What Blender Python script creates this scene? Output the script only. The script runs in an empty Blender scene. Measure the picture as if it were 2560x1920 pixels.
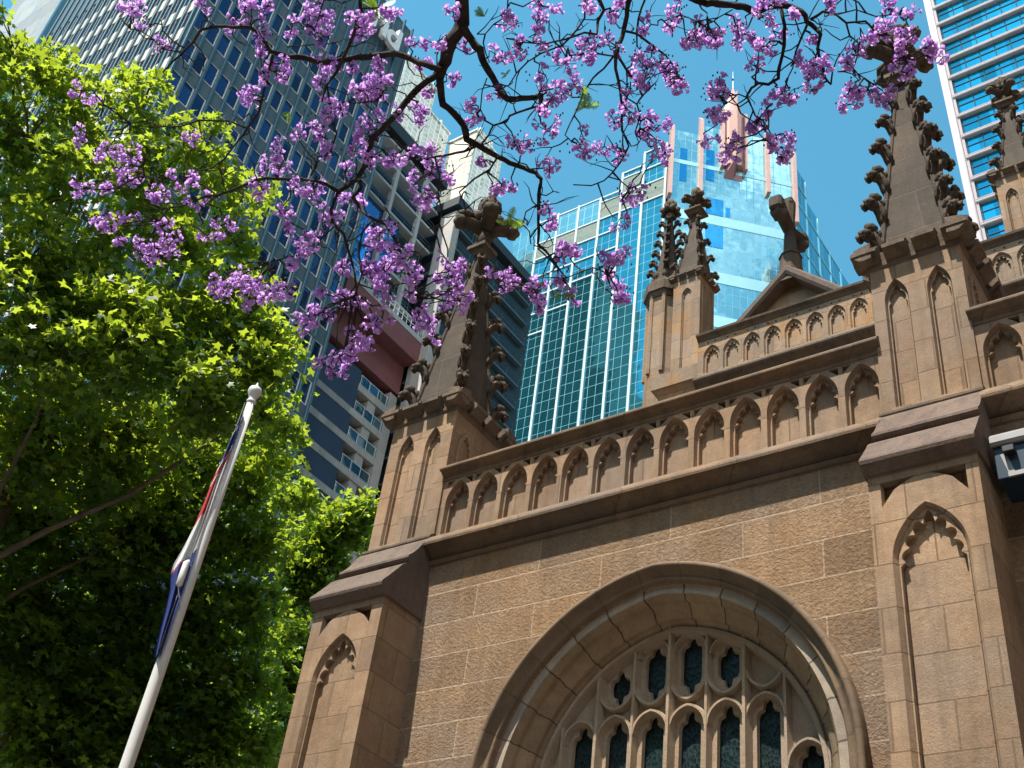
import bpy, bmesh, math, random
import numpy as np
from mathutils import Vector, Matrix
from mathutils.geometry import tessellate_polygon
R = math.radians
C = bpy.context.scene.collection
sc = bpy.context.scene

# ------------------------------------------------------------ camera, sky, sun, exposure
PITCH, ROLL, YAW, FPX = R(38.1), R(8.36), R(39.3), 2990.0
CAM = np.array([0.0, 0.0, 1.6])
_f = np.array([-math.sin(YAW)*math.cos(PITCH), math.cos(YAW)*math.cos(PITCH), math.sin(PITCH)])
_r0 = np.array([math.cos(YAW), math.sin(YAW), 0.0]); _u0 = np.cross(_r0, _f)
_r = math.cos(ROLL)*_r0 + math.sin(ROLL)*_u0
_u = -math.sin(ROLL)*_r0 + math.cos(ROLL)*_u0
cd = bpy.data.cameras.new('camera'); cam = bpy.data.objects.new('camera', cd); C.objects.link(cam)
cd.sensor_width = 36.0; cd.lens = 36.0*FPX/2560.0; cd.clip_start = 0.05; cd.clip_end = 5000
m = Matrix.Identity(4)
for i in range(3):
    m[i][0], m[i][1], m[i][2], m[i][3] = _r[i], _u[i], -_f[i], CAM[i]
cam.matrix_world = m
sc.camera = cam

SUN_EL, SUN_AZ = R(66), R(191)          # azimuth clockwise from +Y
world = bpy.data.worlds.new('World'); sc.world = world; world.use_nodes = True
wn = world.node_tree.nodes; wl = world.node_tree.links
bg = wn['Background']
sky = wn.new('ShaderNodeTexSky'); sky.sky_type = 'NISHITA'; sky.sun_disc = False
sky.sun_elevation = SUN_EL; sky.sun_rotation = SUN_AZ
sky.air_density = 1.0; sky.dust_density = 0.2; sky.ozone_density = 1.0
# a bank of white cumulus stands low in the sky behind the camera, seen only in the glass towers
tc = wn.new('ShaderNodeTexCoord')
nz = wn.new('ShaderNodeTexNoise'); nz.inputs['Scale'].default_value = 3.2; nz.inputs['Detail'].default_value = 8
cr = wn.new('ShaderNodeValToRGB'); cr.color_ramp.elements[0].position = .40; cr.color_ramp.elements[1].position = .58
dt = wn.new('ShaderNodeVectorMath'); dt.operation = 'DOT_PRODUCT'; dt.inputs[1].default_value = (.75, -.6, .25)
mr = wn.new('ShaderNodeMapRange'); mr.inputs['From Min'].default_value = .58; mr.inputs['From Max'].default_value = .8
mu = wn.new('ShaderNodeMath'); mu.operation = 'MULTIPLY'
mx = wn.new('ShaderNodeMix'); mx.data_type = 'RGBA'
mx.inputs['B'].default_value = (16, 17, 18, 1)
tint = wn.new('ShaderNodeMix'); tint.data_type = 'RGBA'; tint.blend_type = 'MULTIPLY'; tint.inputs['Factor'].default_value = 1
tint.inputs['B'].default_value = (.50, 1.09, .97, 1)
wl.new(tc.outputs['Generated'], nz.inputs['Vector']); wl.new(nz.outputs['Fac'], cr.inputs['Fac'])
wl.new(tc.outputs['Generated'], dt.inputs[0]); wl.new(dt.outputs['Value'], mr.inputs['Value'])
wl.new(mr.outputs['Result'], mu.inputs[0]); wl.new(cr.outputs['Color'], mu.inputs[1])
wl.new(sky.outputs['Color'], tint.inputs['A']); wl.new(tint.outputs['Result'], mx.inputs['A'])
wl.new(mu.outputs['Value'], mx.inputs['Factor']); wl.new(mx.outputs['Result'], bg.inputs['Color'])
bg.inputs['Strength'].default_value = .12
sl = bpy.data.lights.new('sun', 'SUN'); sun = bpy.data.objects.new('sun', sl); C.objects.link(sun)
sl.energy = 4.7; sl.angle = R(.53); sl.color = (1, .95, .86)
sdir = Vector((math.sin(SUN_AZ)*math.cos(SUN_EL), math.cos(SUN_AZ)*math.cos(SUN_EL), math.sin(SUN_EL)))
sun.rotation_euler = sdir.to_track_quat('Z', 'Y').to_euler(); sun.location = (0, -20, 60)
sc.view_settings.view_transform = 'Standard'; sc.view_settings.look = 'None'
sc.view_settings.exposure = 1.12; sc.view_settings.gamma = 1.0

def ray(x, y):                       # direction of a point of the photograph (2212-wide pixels)
    k = 2560/2212.0
    d = _r*(x*k-1280)/FPX - _u*(y*k-960)/FPX + _f
    return d/np.linalg.norm(d)
def at(x, y, dist): return CAM + ray(x, y)*dist

# ------------------------------------------------------------ mesh helpers
class MB:
    def __init__(s): s.v = []; s.f = []; s.mi = []
    def add(s, vs, fs, mi=0):
        o = len(s.v); s.v += [tuple(p) for p in vs]; s.f += [tuple(i+o for i in f) for f in fs]; s.mi += [mi]*len(fs)
    def quad(s, a, b, c, d, mi=0): s.add([a, b, c, d], [(0, 1, 2, 3)], mi)
    def box(s, x0, x1, y0, y1, z0, z1, mi=0, c=0.0):
        if c <= 0:
            v = [(x0,y0,z0),(x1,y0,z0),(x1,y1,z0),(x0,y1,z0),(x0,y0,z1),(x1,y0,z1),(x1,y1,z1),(x0,y1,z1)]
            s.add(v, [(0,3,2,1),(4,5,6,7),(0,1,5,4),(1,2,6,5),(2,3,7,6),(3,0,4,7)], mi); return
        v = []
        X, Y, Z = (x0, x1), (y0, y1), (z0, z1)
        bm = bmesh.new(); bmesh.ops.create_cube(bm, size=1)
        for q in bm.verts: q.co = Vector(((x0+x1)/2+q.co.x*(x1-x0), (y0+y1)/2+q.co.y*(y1-y0), (z0+z1)/2+q.co.z*(z1-z0)))
        bmesh.ops.bevel(bm, geom=bm.edges[:], offset=c, segments=1, affect='EDGES')
        bm.verts.index_update()
        s.add([q.co[:] for q in bm.verts], [[q.index for q in f.verts] for f in bm.faces], mi); bm.free()
    def extrude_x(s, prof, x0, x1, mi=0, mx0=0.0, mx1=0.0):      # closed (y,z) profile swept along x
        n = len(prof)
        a = [(x0, y, z) for y, z in prof]; b = [(x1, y, z) for y, z in prof]
        s.add(a+b, [(i, (i+1) % n, n+(i+1) % n, n+i) for i in range(n)] + [tuple(range(n-1,-1,-1)), tuple(range(n, 2*n))], mi)
    def frustum(s, cx, cy, z0, z1, h0, h1, n=4, rot=None, mi=0, cap=True):
        rot = math.pi/n if rot is None else rot
        k = 1/math.cos(math.pi/n)
        p = lambda h, z: [(cx+h*k*math.cos(rot+2*math.pi*i/n), cy+h*k*math.sin(rot+2*math.pi*i/n), z) for i in range(n)]
        fs = [(i, (i+1) % n, n+(i+1) % n, n+i) for i in range(n)]
        if cap: fs += [tuple(range(n-1,-1,-1)), tuple(range(n, 2*n))]
        s.add(p(h0, z0)+p(h1, z1), fs, mi)
    def tube(s, pts, rad, n=8, mi=0, cap=True, ridge=0.0, k=5):
        pts = [Vector(p) for p in pts]; m_ = len(pts)
        T = []
        for i in range(m_):
            t = pts[min(i+1, m_-1)]-pts[max(i-1, 0)]
            T.append(t.normalized() if t.length > 1e-9 else Vector((0,0,1)))
        a = Vector((0,0,1)) if abs(T[0].z) < .9 else Vector((1,0,0))
        nrm = T[0].cross(a).normalized(); vs = []
        for i in range(m_):
            nrm = (nrm - T[i]*nrm.dot(T[i])); nrm = nrm.normalized() if nrm.length > 1e-6 else T[i].orthogonal().normalized()
            bi = T[i].cross(nrm)
            for j in range(n):
                an = 2*math.pi*j/n; r_ = rad[i]*(1+ridge*math.cos(k*an))
                vs.append(pts[i]+nrm*math.cos(an)*r_+bi*math.sin(an)*r_)
        fs = [(i*n+j, i*n+(j+1) % n, (i+1)*n+(j+1) % n, (i+1)*n+j) for i in range(m_-1) for j in range(n)]
        if cap: fs += [tuple(range(n-1,-1,-1)), tuple(range((m_-1)*n, m_*n))]
        s.add(vs, fs, mi)
    def ellipsoid(s, c, ax, n=8, m_=6, mi=0, ridge=0.0, k=6):      # ax: three axis vectors
        c = Vector(c); X, Y, Z = [Vector(a) for a in ax]; vs = [c+Z]
        for i in range(1, m_):
            t = math.pi*i/m_
            for j in range(n):
                p = 2*math.pi*j/n; q = 1+ridge*math.cos(k*p)
                vs.append(c+(X*math.cos(p)+Y*math.sin(p))*math.sin(t)*q+Z*math.cos(t))
        vs.append(c-Z); L = len(vs)-1
        fs = [(0, 1+j, 1+(j+1) % n) for j in range(n)]
        for i in range(m_-2):
            for j in range(n):
                a = 1+i*n
                fs.append((a+j, a+n+j, a+n+(j+1) % n, a+(j+1) % n))
        a = 1+(m_-2)*n
        fs += [(a+(j+1) % n, a+j, L) for j in range(n)]
        s.add(vs, fs, mi)
    def plate(s, outer, holes, y0, y1, holes2=None, mi=0, sides=True, outer_side=True):
        """flat plate in the x-z plane, front at y0; holes get reveals back to y1 (splayed to holes2)"""
        loops = [outer]+list(holes)
        tris = tessellate_polygon([[Vector((x, z, 0)) for x, z in l] for l in loops])
        flat = [p for l in loops for p in l]
        vs = [(x, y0, z) for x, z in flat]; fs = []
        for t in tris:
            a, b, c = [flat[i] for i in t]
            ar = (b[0]-a[0])*(c[1]-a[1])-(b[1]-a[1])*(c[0]-a[0])
            fs.append(tuple(t) if ar > 0 else tuple(reversed(t)))
        s.add(vs, fs, mi)
        if not sides: return
        for k_, l in enumerate(loops):
            if k_ == 0 and not outer_side: continue
            l2 = l if (k_ == 0 or holes2 is None) else holes2[k_-1]
            n = len(l)
            vs = [(x, y0, z) for x, z in l]+[(x, y1, z) for x, z in l2]
            fs = [(i, (i+1) % n, n+(i+1) % n, n+i) for i in range(n)]
            s.add(vs, fs, mi)
    def transform(s, M): s.v = [tuple(M @ Vector(p)) for p in s.v]
    def mesh(s, name, mats, smooth=False, clean=True):
        me = bpy.data.meshes.new(name); me.from_pydata(s.v, [], s.f)
        for m_ in (mats if isinstance(mats, (list, tuple)) else [mats]): me.materials.append(m_)
        if any(s.mi): me.polygons.foreach_set('material_index', s.mi)
        if smooth: me.polygons.foreach_set('use_smooth', [True]*len(me.polygons))
        me.validate(); me.update()
        if clean:
            bm = bmesh.new(); bm.from_mesh(me); bmesh.ops.remove_doubles(bm, verts=bm.verts[:], dist=1e-5)
            bmesh.ops.recalc_face_normals(bm, faces=bm.faces[:]); bm.to_mesh(me); bm.free()
        return me
    def build(s, name, mats, parent=None, smooth=False, clean=True):
        o = bpy.data.objects.new(name, s.mesh(name, mats, smooth, clean)); C.objects.link(o)
        attach(o, parent); return o

def attach(o, parent):
    if parent is None: return
    o.parent = parent
    if parent.type == 'EMPTY': o.location = Vector(o.location)-Vector(parent.location)
def thing(name, label, cat, loc, group=None):
    o = bpy.data.objects.new(name, None); C.objects.link(o); o.location = loc; o.empty_display_size = .3
    tag(o, label, cat, group); return o
def tag(o, label=None, cat=None, group=None, kind=None):
    if label: o['label'] = label
    if cat: o['category'] = cat
    if group: o['group'] = group
    if kind: o['kind'] = kind
    return o
def visible_size(c):                   # how large a piece about c shows in the photograph (0 when outside it)
    v = np.array(c)-CAM; z = v @ _f
    if z <= .1: return 0
    x, y = (v @ _r)/z*FPX, (v @ _u)/z*FPX
    return (1/z if abs(x) < 1300 and abs(y) < 980 else 1e-4/z)
def many(parent, name, pieces, mats, maxn=100, smooth=False):
    """pieces: MB per piece; the ones showing largest become parts, the rest one 'stuff' part"""
    pieces = sorted(pieces, key=lambda p: -visible_size(np.mean(np.array(p.v), axis=0)))
    for p in pieces[:maxn]: p.build(name, mats, parent, smooth, clean=False)
    if pieces[maxn:]:
        b = MB()
        for p in pieces[maxn:]:
            o = len(b.v); b.v += p.v; b.f += [tuple(i+o for i in f) for f in p.f]; b.mi += p.mi
        o = b.build(name+'_rest', mats, parent, smooth, clean=False); tag(o, kind='stuff')

# ------------------------------------------------------------ materials
def new_mat(name):
    m_ = bpy.data.materials.new(name); m_.use_nodes = True
    nt = m_.node_tree; return m_, nt, nt.nodes, nt.links, nt.nodes['Principled BSDF']
def N(nt, t, **kw):
    n = nt.nodes.new(t)
    for k, v in kw.items():
        if k in n.inputs: n.inputs[k].default_value = v
        else: setattr(n, k, v)
    return n
def math_n(nt, op, a, b=None):
    n = nt.nodes.new('ShaderNodeMath'); n.operation = op
    for i, x in enumerate((a, b)):
        if x is None: continue
        if hasattr(x, 'links'): nt.links.new(x, n.inputs[i])
        else: n.inputs[i].default_value = x
    return n.outputs[0]
def mixc(nt, fac, a, b, mode='MIX'):
    n = nt.nodes.new('ShaderNodeMix'); n.data_type = 'RGBA'; n.blend_type = mode
    for key, x in (('Factor', fac), ('A', a), ('B', b)):
        sock = [i for i in n.inputs if i.name == key and (i.type == 'RGBA' if key != 'Factor' else i.type == 'VALUE')][0]
        if hasattr(x, 'links'): nt.links.new(x, sock)
        else: sock.default_value = x if key == 'Factor' else (*x, 1)
    return [o for o in n.outputs if o.type == 'RGBA'][0]
def ramp(nt, fac, a, b, c0=(0,0,0), c1=(1,1,1)):
    n = nt.nodes.new('ShaderNodeValToRGB'); n.color_ramp.elements[0].position = a; n.color_ramp.elements[1].position = b
    n.color_ramp.elements[0].color = (*c0, 1); n.color_ramp.elements[1].color = (*c1, 1)
    nt.links.new(fac, n.inputs[0]); return n.outputs[0]

def stone(name, ca, cb, joint=(.45,.38,.30), bw=.75, bh=.433, z0=8.63, rough_amt=.25, fine=60, dark=.35, blocks=True, jw=.008, rust=0.0, patch=(.02,.018,.016), jd=.5, shift=0.0, spk=(.72,1.14)):
    m_, nt, ns, lk, p = new_mat(name)
    tcn = N(nt, 'ShaderNodeTexCoord'); sep = N(nt, 'ShaderNodeSeparateXYZ'); lk.new(tcn.outputs['Object'], sep.inputs[0])
    geo = N(nt, 'ShaderNodeNewGeometry')
    u = math_n(nt, 'ADD', math_n(nt, 'ADD', sep.outputs[0], sep.outputs[1]), shift); z = math_n(nt, 'ADD', sep.outputs[2], -z0+bh*60)
    cmb = N(nt, 'ShaderNodeCombineXYZ'); lk.new(u, cmb.inputs[0]); lk.new(z, cmb.inputs[1])
    n1 = N(nt, 'ShaderNodeTexNoise', Scale=1.3, Detail=6.0, Roughness=.65); lk.new(tcn.outputs['Object'], n1.inputs['Vector'])
    n2 = N(nt, 'ShaderNodeTexNoise', Scale=float(fine), Detail=5.0, Roughness=.7); lk.new(tcn.outputs['Object'], n2.inputs['Vector'])
    n4 = N(nt, 'ShaderNodeTexNoise', Scale=9.0, Detail=6.0, Roughness=.7); lk.new(tcn.outputs['Object'], n4.inputs['Vector'])
    mp = N(nt, 'ShaderNodeMapping'); mp.inputs['Scale'].default_value = (6, 6, .5); lk.new(tcn.outputs['Object'], mp.inputs[0])
    n3 = N(nt, 'ShaderNodeTexNoise', Scale=1.0, Detail=5.0, Roughness=.6); lk.new(mp.outputs[0], n3.inputs['Vector'])
    col = mixc(nt, ramp(nt, n1.outputs['Fac'], .35, .68), ca, cb)
    col = mixc(nt, math_n(nt, 'MULTIPLY', ramp(nt, n4.outputs['Fac'], .35, .7), .45), col, tuple(x*.62 for x in ca))
    n5 = N(nt, 'ShaderNodeTexNoise', Scale=.7, Detail=5.0, Roughness=.6); lk.new(tcn.outputs['Object'], n5.inputs['Vector'])
    g_ = sum(ca)/3*1.15; col = mixc(nt, math_n(nt, 'MULTIPLY', ramp(nt, n5.outputs['Fac'], .45, .62), .45), col, (g_*1.12, g_*.93, g_*.80))
    if blocks:
        br = N(nt, 'ShaderNodeTexBrick', Scale=1.0); lk.new(cmb.outputs[0], br.inputs['Vector'])
        br.inputs['Brick Width'].default_value = bw; br.inputs['Row Height'].default_value = bh
        br.inputs['Mortar Size'].default_value = jw; br.inputs['Mortar Smooth'].default_value = .25
        br.inputs['Color1'].default_value = (.78,.78,.78,1); br.inputs['Color2'].default_value = (1.16,1.12,1.06,1); br.inputs['Mortar'].default_value = (1,1,1,1)
        col = mixc(nt, 1.0, col, br.outputs['Color'], 'MULTIPLY')
        col = mixc(nt, math_n(nt, 'MULTIPLY', br.outputs['Fac'], .65), col, joint)
    if rust > 0:
        col = mixc(nt, math_n(nt, 'MULTIPLY', ramp(nt, n1.outputs['Fac'], .5, .62), rust), col, (.36,.17,.05))
    col = mixc(nt, math_n(nt, 'MULTIPLY', ramp(nt, n3.outputs['Fac'], .48, .72), dark), col, patch)
    sp = ramp(nt, n2.outputs['Fac'], .3, .75, (spk[0],)*3, (spk[1],)*3); col = mixc(nt, 1.0, col, sp, 'MULTIPLY')
    lk.new(col, p.inputs['Base Color']); p.inputs['Roughness'].default_value = .92; p.inputs['Specular IOR Level'].default_value = .2
    h = math_n(nt, 'MULTIPLY', n2.outputs['Fac'], rough_amt)
    h = math_n(nt, 'ADD', h, math_n(nt, 'MULTIPLY', n4.outputs['Fac'], .35))
    if blocks: h = math_n(nt, 'SUBTRACT', h, math_n(nt, 'MULTIPLY', br.outputs['Fac'], jd))
    bp = N(nt, 'ShaderNodeBump', Strength=.75, Distance=.03); lk.new(h, bp.inputs['Height']); lk.new(bp.outputs[0], p.inputs['Normal'])
    return m_
def plain(name, col, rough=.6, metal=0.0, var=.12, scale=6.0, bump=0.0, spec=.5):
    m_, nt, ns, lk, p = new_mat(name)
    tcn = N(nt, 'ShaderNodeTexCoord'); n1 = N(nt, 'ShaderNodeTexNoise', Scale=scale, Detail=6.0, Roughness=.65); lk.new(tcn.outputs['Object'], n1.inputs['Vector'])
    k = ramp(nt, n1.outputs['Fac'], .3, .7, tuple(max(0, c*(1-var)) for c in col), tuple(c*(1+var) for c in col))
    lk.new(k, p.inputs['Base Color']); p.inputs['Roughness'].default_value = rough; p.inputs['Metallic'].default_value = metal
    p.inputs['Specular IOR Level'].default_value = spec
    if bump:
        bp = N(nt, 'ShaderNodeBump', Strength=bump, Distance=.02); lk.new(n1.outputs['Fac'], bp.inputs['Height']); lk.new(bp.outputs[0], p.inputs['Normal'])
    return m_
def glassy(name, col, line=None, du=1.2, dz=1.75, z0=0.0, lw=.05, rough=.04, metal=.85, wob=.02, var=.25, u0=0.0, ang=0.0, warp=.012):
    """tinted mirror glass in panes du x dz with thin joints; every pane sits a hair out of true"""
    m_, nt, ns, lk, p = new_mat(name)
    tcn = N(nt, 'ShaderNodeTexCoord'); sep = N(nt, 'ShaderNodeSeparateXYZ'); lk.new(tcn.outputs['Object'], sep.inputs[0])
    if ang: u = math_n(nt, 'ADD', math_n(nt, 'MULTIPLY', sep.outputs[0], math.cos(ang)), math_n(nt, 'MULTIPLY', sep.outputs[1], math.sin(ang)))
    else: u = math_n(nt, 'ADD', sep.outputs[0], sep.outputs[1])
    fu = math_n(nt, 'DIVIDE', math_n(nt, 'ADD', u, 1000.0*du-u0), du); fz = math_n(nt, 'DIVIDE', math_n(nt, 'ADD', sep.outputs[2], -z0+500*dz), dz)
    iu, iz = math_n(nt, 'FLOOR', fu), math_n(nt, 'FLOOR', fz)
    cmb = N(nt, 'ShaderNodeCombineXYZ'); lk.new(iu, cmb.inputs[0]); lk.new(iz, cmb.inputs[1])
    wn_ = N(nt, 'ShaderNodeTexWhiteNoise', noise_dimensions='3D'); lk.new(cmb.outputs[0], wn_.inputs['Vector'])
    c = mixc(nt, wn_.outputs['Value'], tuple(x*(1-var) for x in col), tuple(min(1, x*(1+var)) for x in col))
    if line is not None:
        eu = math_n(nt, 'LESS_THAN', math_n(nt, 'FRACT', fu), lw/du); ez = math_n(nt, 'LESS_THAN', math_n(nt, 'FRACT', fz), lw/dz)
        e = math_n(nt, 'MAXIMUM', eu, ez); c = mixc(nt, e, c, line)
        lk.new(math_n(nt, 'MULTIPLY', math_n(nt, 'SUBTRACT', 1.0, e), metal), p.inputs['Metallic'])
        lk.new(math_n(nt, 'ADD', math_n(nt, 'MULTIPLY', e, .5), rough), p.inputs['Roughness'])
    else:
        p.inputs['Metallic'].default_value = metal; p.inputs['Roughness'].default_value = rough
    lk.new(c, p.inputs['Base Color'])
    geo = N(nt, 'ShaderNodeNewGeometry'); sb = N(nt, 'ShaderNodeVectorMath', operation='SUBTRACT'); sb.inputs[1].default_value = (.5,.5,.5)
    lk.new(wn_.outputs['Color'], sb.inputs[0]); scl = N(nt, 'ShaderNodeVectorMath', operation='SCALE'); scl.inputs['Scale'].default_value = wob
    lk.new(sb.outputs[0], scl.inputs[0]); ad = N(nt, 'ShaderNodeVectorMath', operation='ADD'); lk.new(geo.outputs['Normal'], ad.inputs[0]); lk.new(scl.outputs[0], ad.inputs[1])
    nq = N(nt, 'ShaderNodeTexNoise', Scale=.9, Detail=2.0); lk.new(tcn.outputs['Object'], nq.inputs['Vector'])
    sb2 = N(nt, 'ShaderNodeVectorMath', operation='SUBTRACT'); sb2.inputs[1].default_value = (.5,.5,.5); lk.new(nq.outputs['Color'], sb2.inputs[0])
    sc2 = N(nt, 'ShaderNodeVectorMath', operation='SCALE'); sc2.inputs['Scale'].default_value = warp*4; lk.new(sb2.outputs[0], sc2.inputs[0])
    ad2 = N(nt, 'ShaderNodeVectorMath', operation='ADD'); lk.new(ad.outputs[0], ad2.inputs[0]); lk.new(sc2.outputs[0], ad2.inputs[1])
    nm = N(nt, 'ShaderNodeVectorMath', operation='NORMALIZE'); lk.new(ad2.outputs[0], nm.inputs[0]); lk.new(nm.outputs[0], p.inputs['Normal'])
    return m_
def leafy(name, ca, cb, trans=.5, rough=.4, cyc=1.0, tcol=None):
    m_, nt, ns, lk, p = new_mat(name)
    geo = N(nt, 'ShaderNodeNewGeometry')
    c = ramp(nt, geo.outputs['Random Per Island'], 0, 1, ca, cb)
    lk.new(c, p.inputs['Base Color']); p.inputs['Roughness'].default_value = rough; p.inputs['Specular IOR Level'].default_value = .32
    tr = N(nt, 'ShaderNodeBsdfTranslucent'); c2 = mixc(nt, 1.0, c, (1.9*cyc, 1.3*cyc, .45), 'MULTIPLY') if name.startswith('leaf') else mixc(nt, 1.0, c, (1.15,1.0,1.15), 'MULTIPLY')
    if tcol: c2 = mixc(nt, geo.outputs['Random Per Island'], tuple(x*.7 for x in tcol), tuple(x*1.2 for x in tcol))
    lk.new(c2, tr.inputs['Color'])
    mxs = N(nt, 'ShaderNodeMixShader'); mxs.inputs[0].default_value = trans
    lk.new(p.outputs[0], mxs.inputs[1]); lk.new(tr.outputs[0], mxs.inputs[2]); lk.new(mxs.outputs[0], ns['Material Output'].inputs['Surface'])
    return m_

SAND = dict(ca=(.36,.225,.115), cb=(.47,.315,.175))
M = {}
M['rock'] = stone('rock_faced_sandstone', (.29,.175,.097), (.41,.275,.17), joint=(.46,.35,.245), bw=1.75, bh=.433, z0=8.63, rough_amt=1.7, fine=24, dark=.45, jd=.5, jw=.011, patch=(.13,.08,.045), spk=(.66,1.2))
M['ashlar'] = stone('ashlar_sandstone', (.295,.185,.113), (.415,.285,.185), joint=(.15,.095,.055), bw=.62, bh=.433, z0=8.63, rough_amt=.3, fine=70, dark=.42, patch=(.11,.08,.05))
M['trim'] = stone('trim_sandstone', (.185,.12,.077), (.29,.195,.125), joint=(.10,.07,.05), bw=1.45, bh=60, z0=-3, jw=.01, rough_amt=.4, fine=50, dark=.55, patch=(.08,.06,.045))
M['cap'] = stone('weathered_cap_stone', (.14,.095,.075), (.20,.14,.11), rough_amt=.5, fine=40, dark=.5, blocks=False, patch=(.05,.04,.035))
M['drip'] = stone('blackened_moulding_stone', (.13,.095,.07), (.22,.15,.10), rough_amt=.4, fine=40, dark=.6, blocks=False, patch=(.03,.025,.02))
M['spire'] = stone('blackened_spire_stone', (.075,.057,.044), (.135,.10,.075), joint=(.13,.105,.08), bw=.9, bh=.72, z0=12.2, rough_amt=.25, fine=60, dark=.6, jw=.01, patch=(.045,.04,.036), jd=.25)
M['carved'] = stone('blackened_carved_stone', (.07,.052,.04), (.16,.105,.065), rough_amt=.5, fine=45, dark=.5, blocks=False, patch=(.04,.034,.03))
M['nave'] = stone('clerestory_sandstone', (.31,.205,.13), (.40,.285,.19), joint=(.2,.13,.08), bw=.7, bh=.5, z0=17.0, rough_amt=.3, fine=50, dark=.35, rust=.55, patch=(.12,.08,.05))
M['roof'] = stone('slate_roof', (.12,.10,.10), (.2,.16,.15), bw=.3, bh=.2, z0=0, rough_amt=.3, fine=40, dark=.3)
# ------------------------------------------------------------ the cathedral
church = thing('cathedral', 'brown sandstone Gothic church with arcaded parapets, crocketed pinnacles and a big traceried window', 'church', (-5.7, 10, 0))
FY = 10.0
def parch(cx, w, zb, zs, za, n=8):            # pointed arch outline, counter-clockwise from bottom left
    h = za-zs; r_ = (w*w+h*h)/(2*w); c_ = r_-w
    a1 = math.atan2(h, c_)
    right = [(cx-c_+r_*math.cos(a1*i/n), zs+r_*math.sin(a1*i/n)) for i in range(n+1)]
    left = [(2*cx-x, z) for x, z in reversed(right[:-1])]
    return [(cx-w, zb), (cx+w, zb)]+right+left
def cusped(cx, w, zb, zs, za, foils=5, depth=.3, n=6, low=0.0):
    """pointed arch whose head is cut into foils: lobes outward, sharp cusps inward"""
    h = za-zs; r_ = (w*w+h*h)/(2*w); c_ = r_-w; a1 = math.atan2(h, c_); T = foils*n
    P = []
    for i in range(T+1):
        t = i/T*2
        if t <= 1: a = a1*t; x, z = cx-c_+r_*math.cos(a), zs+r_*math.sin(a)
        else: a = a1*(2-t); x, z = cx+c_-r_*math.cos(a), zs+r_*math.sin(a)
        ph = (i/T)*foils; q = 1-abs(math.sin(math.pi*ph))**.7
        if i in (0, T): q = 1 if low == 0 else low
        mx_, mz_ = cx, zs+h*.25
        P.append((x+(mx_-x)*depth*(.12+.88*q), z+(mz_-z)*depth*(.12+.88*q)))
    return [(cx-w, zb), (cx+w, zb), (cx+w, zs-.01)]+P+[(cx-w, zs-.01)]
def rect(x0, x1, z0, z1): return [(x0, z0), (x1, z0), (x1, z1), (x0, z1)]
def shrink(poly, cx, cz, k): return [(cx+(x-cx)*k, cz+(z-cz)*k) for x, z in poly]

# the big window's arch: two centres 0.2 off the axis
AX, AZ0, AR, AE = -5.73, 5.9, 2.388, .2
def arch_line(d, n=28, zb=3.0):
    r_ = AR-d; a1 = math.pi-math.acos(AE/r_)             # angle at apex measured from +x about (AX+AE)
    L = [(AX+AE-r_, zb)]
    for i in range(n+1):
        a = math.pi-(math.pi-math.acos(-AE/r_))*i/n
        L.append((AX+AE+r_*math.cos(a), AZ0+r_*math.sin(a)))
    Rr = [(2*AX-x, z) for x, z in reversed(L[:-1])]
    return L+Rr
# --- aisle wall with the arch cut out of it
b = MB(); hole = arch_line(.19)
b.plate([(-10.15, 0.0), (4.0, 0.0), (4.0, 9.2), (-10.15, 9.2)], [list(reversed(hole))], FY, FY+.04, outer_side=False)
b.box(-10.15, -8.2, FY+.05, FY+.8, 0, 9.2); b.box(-3.2, 4, FY+.05, FY+.8, 0, 9.2); b.box(-8.2, -3.2, FY+.05, FY+.8, 8.3, 9.2)
wall = b.build('aisle_wall', M['rock'], church)
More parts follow.
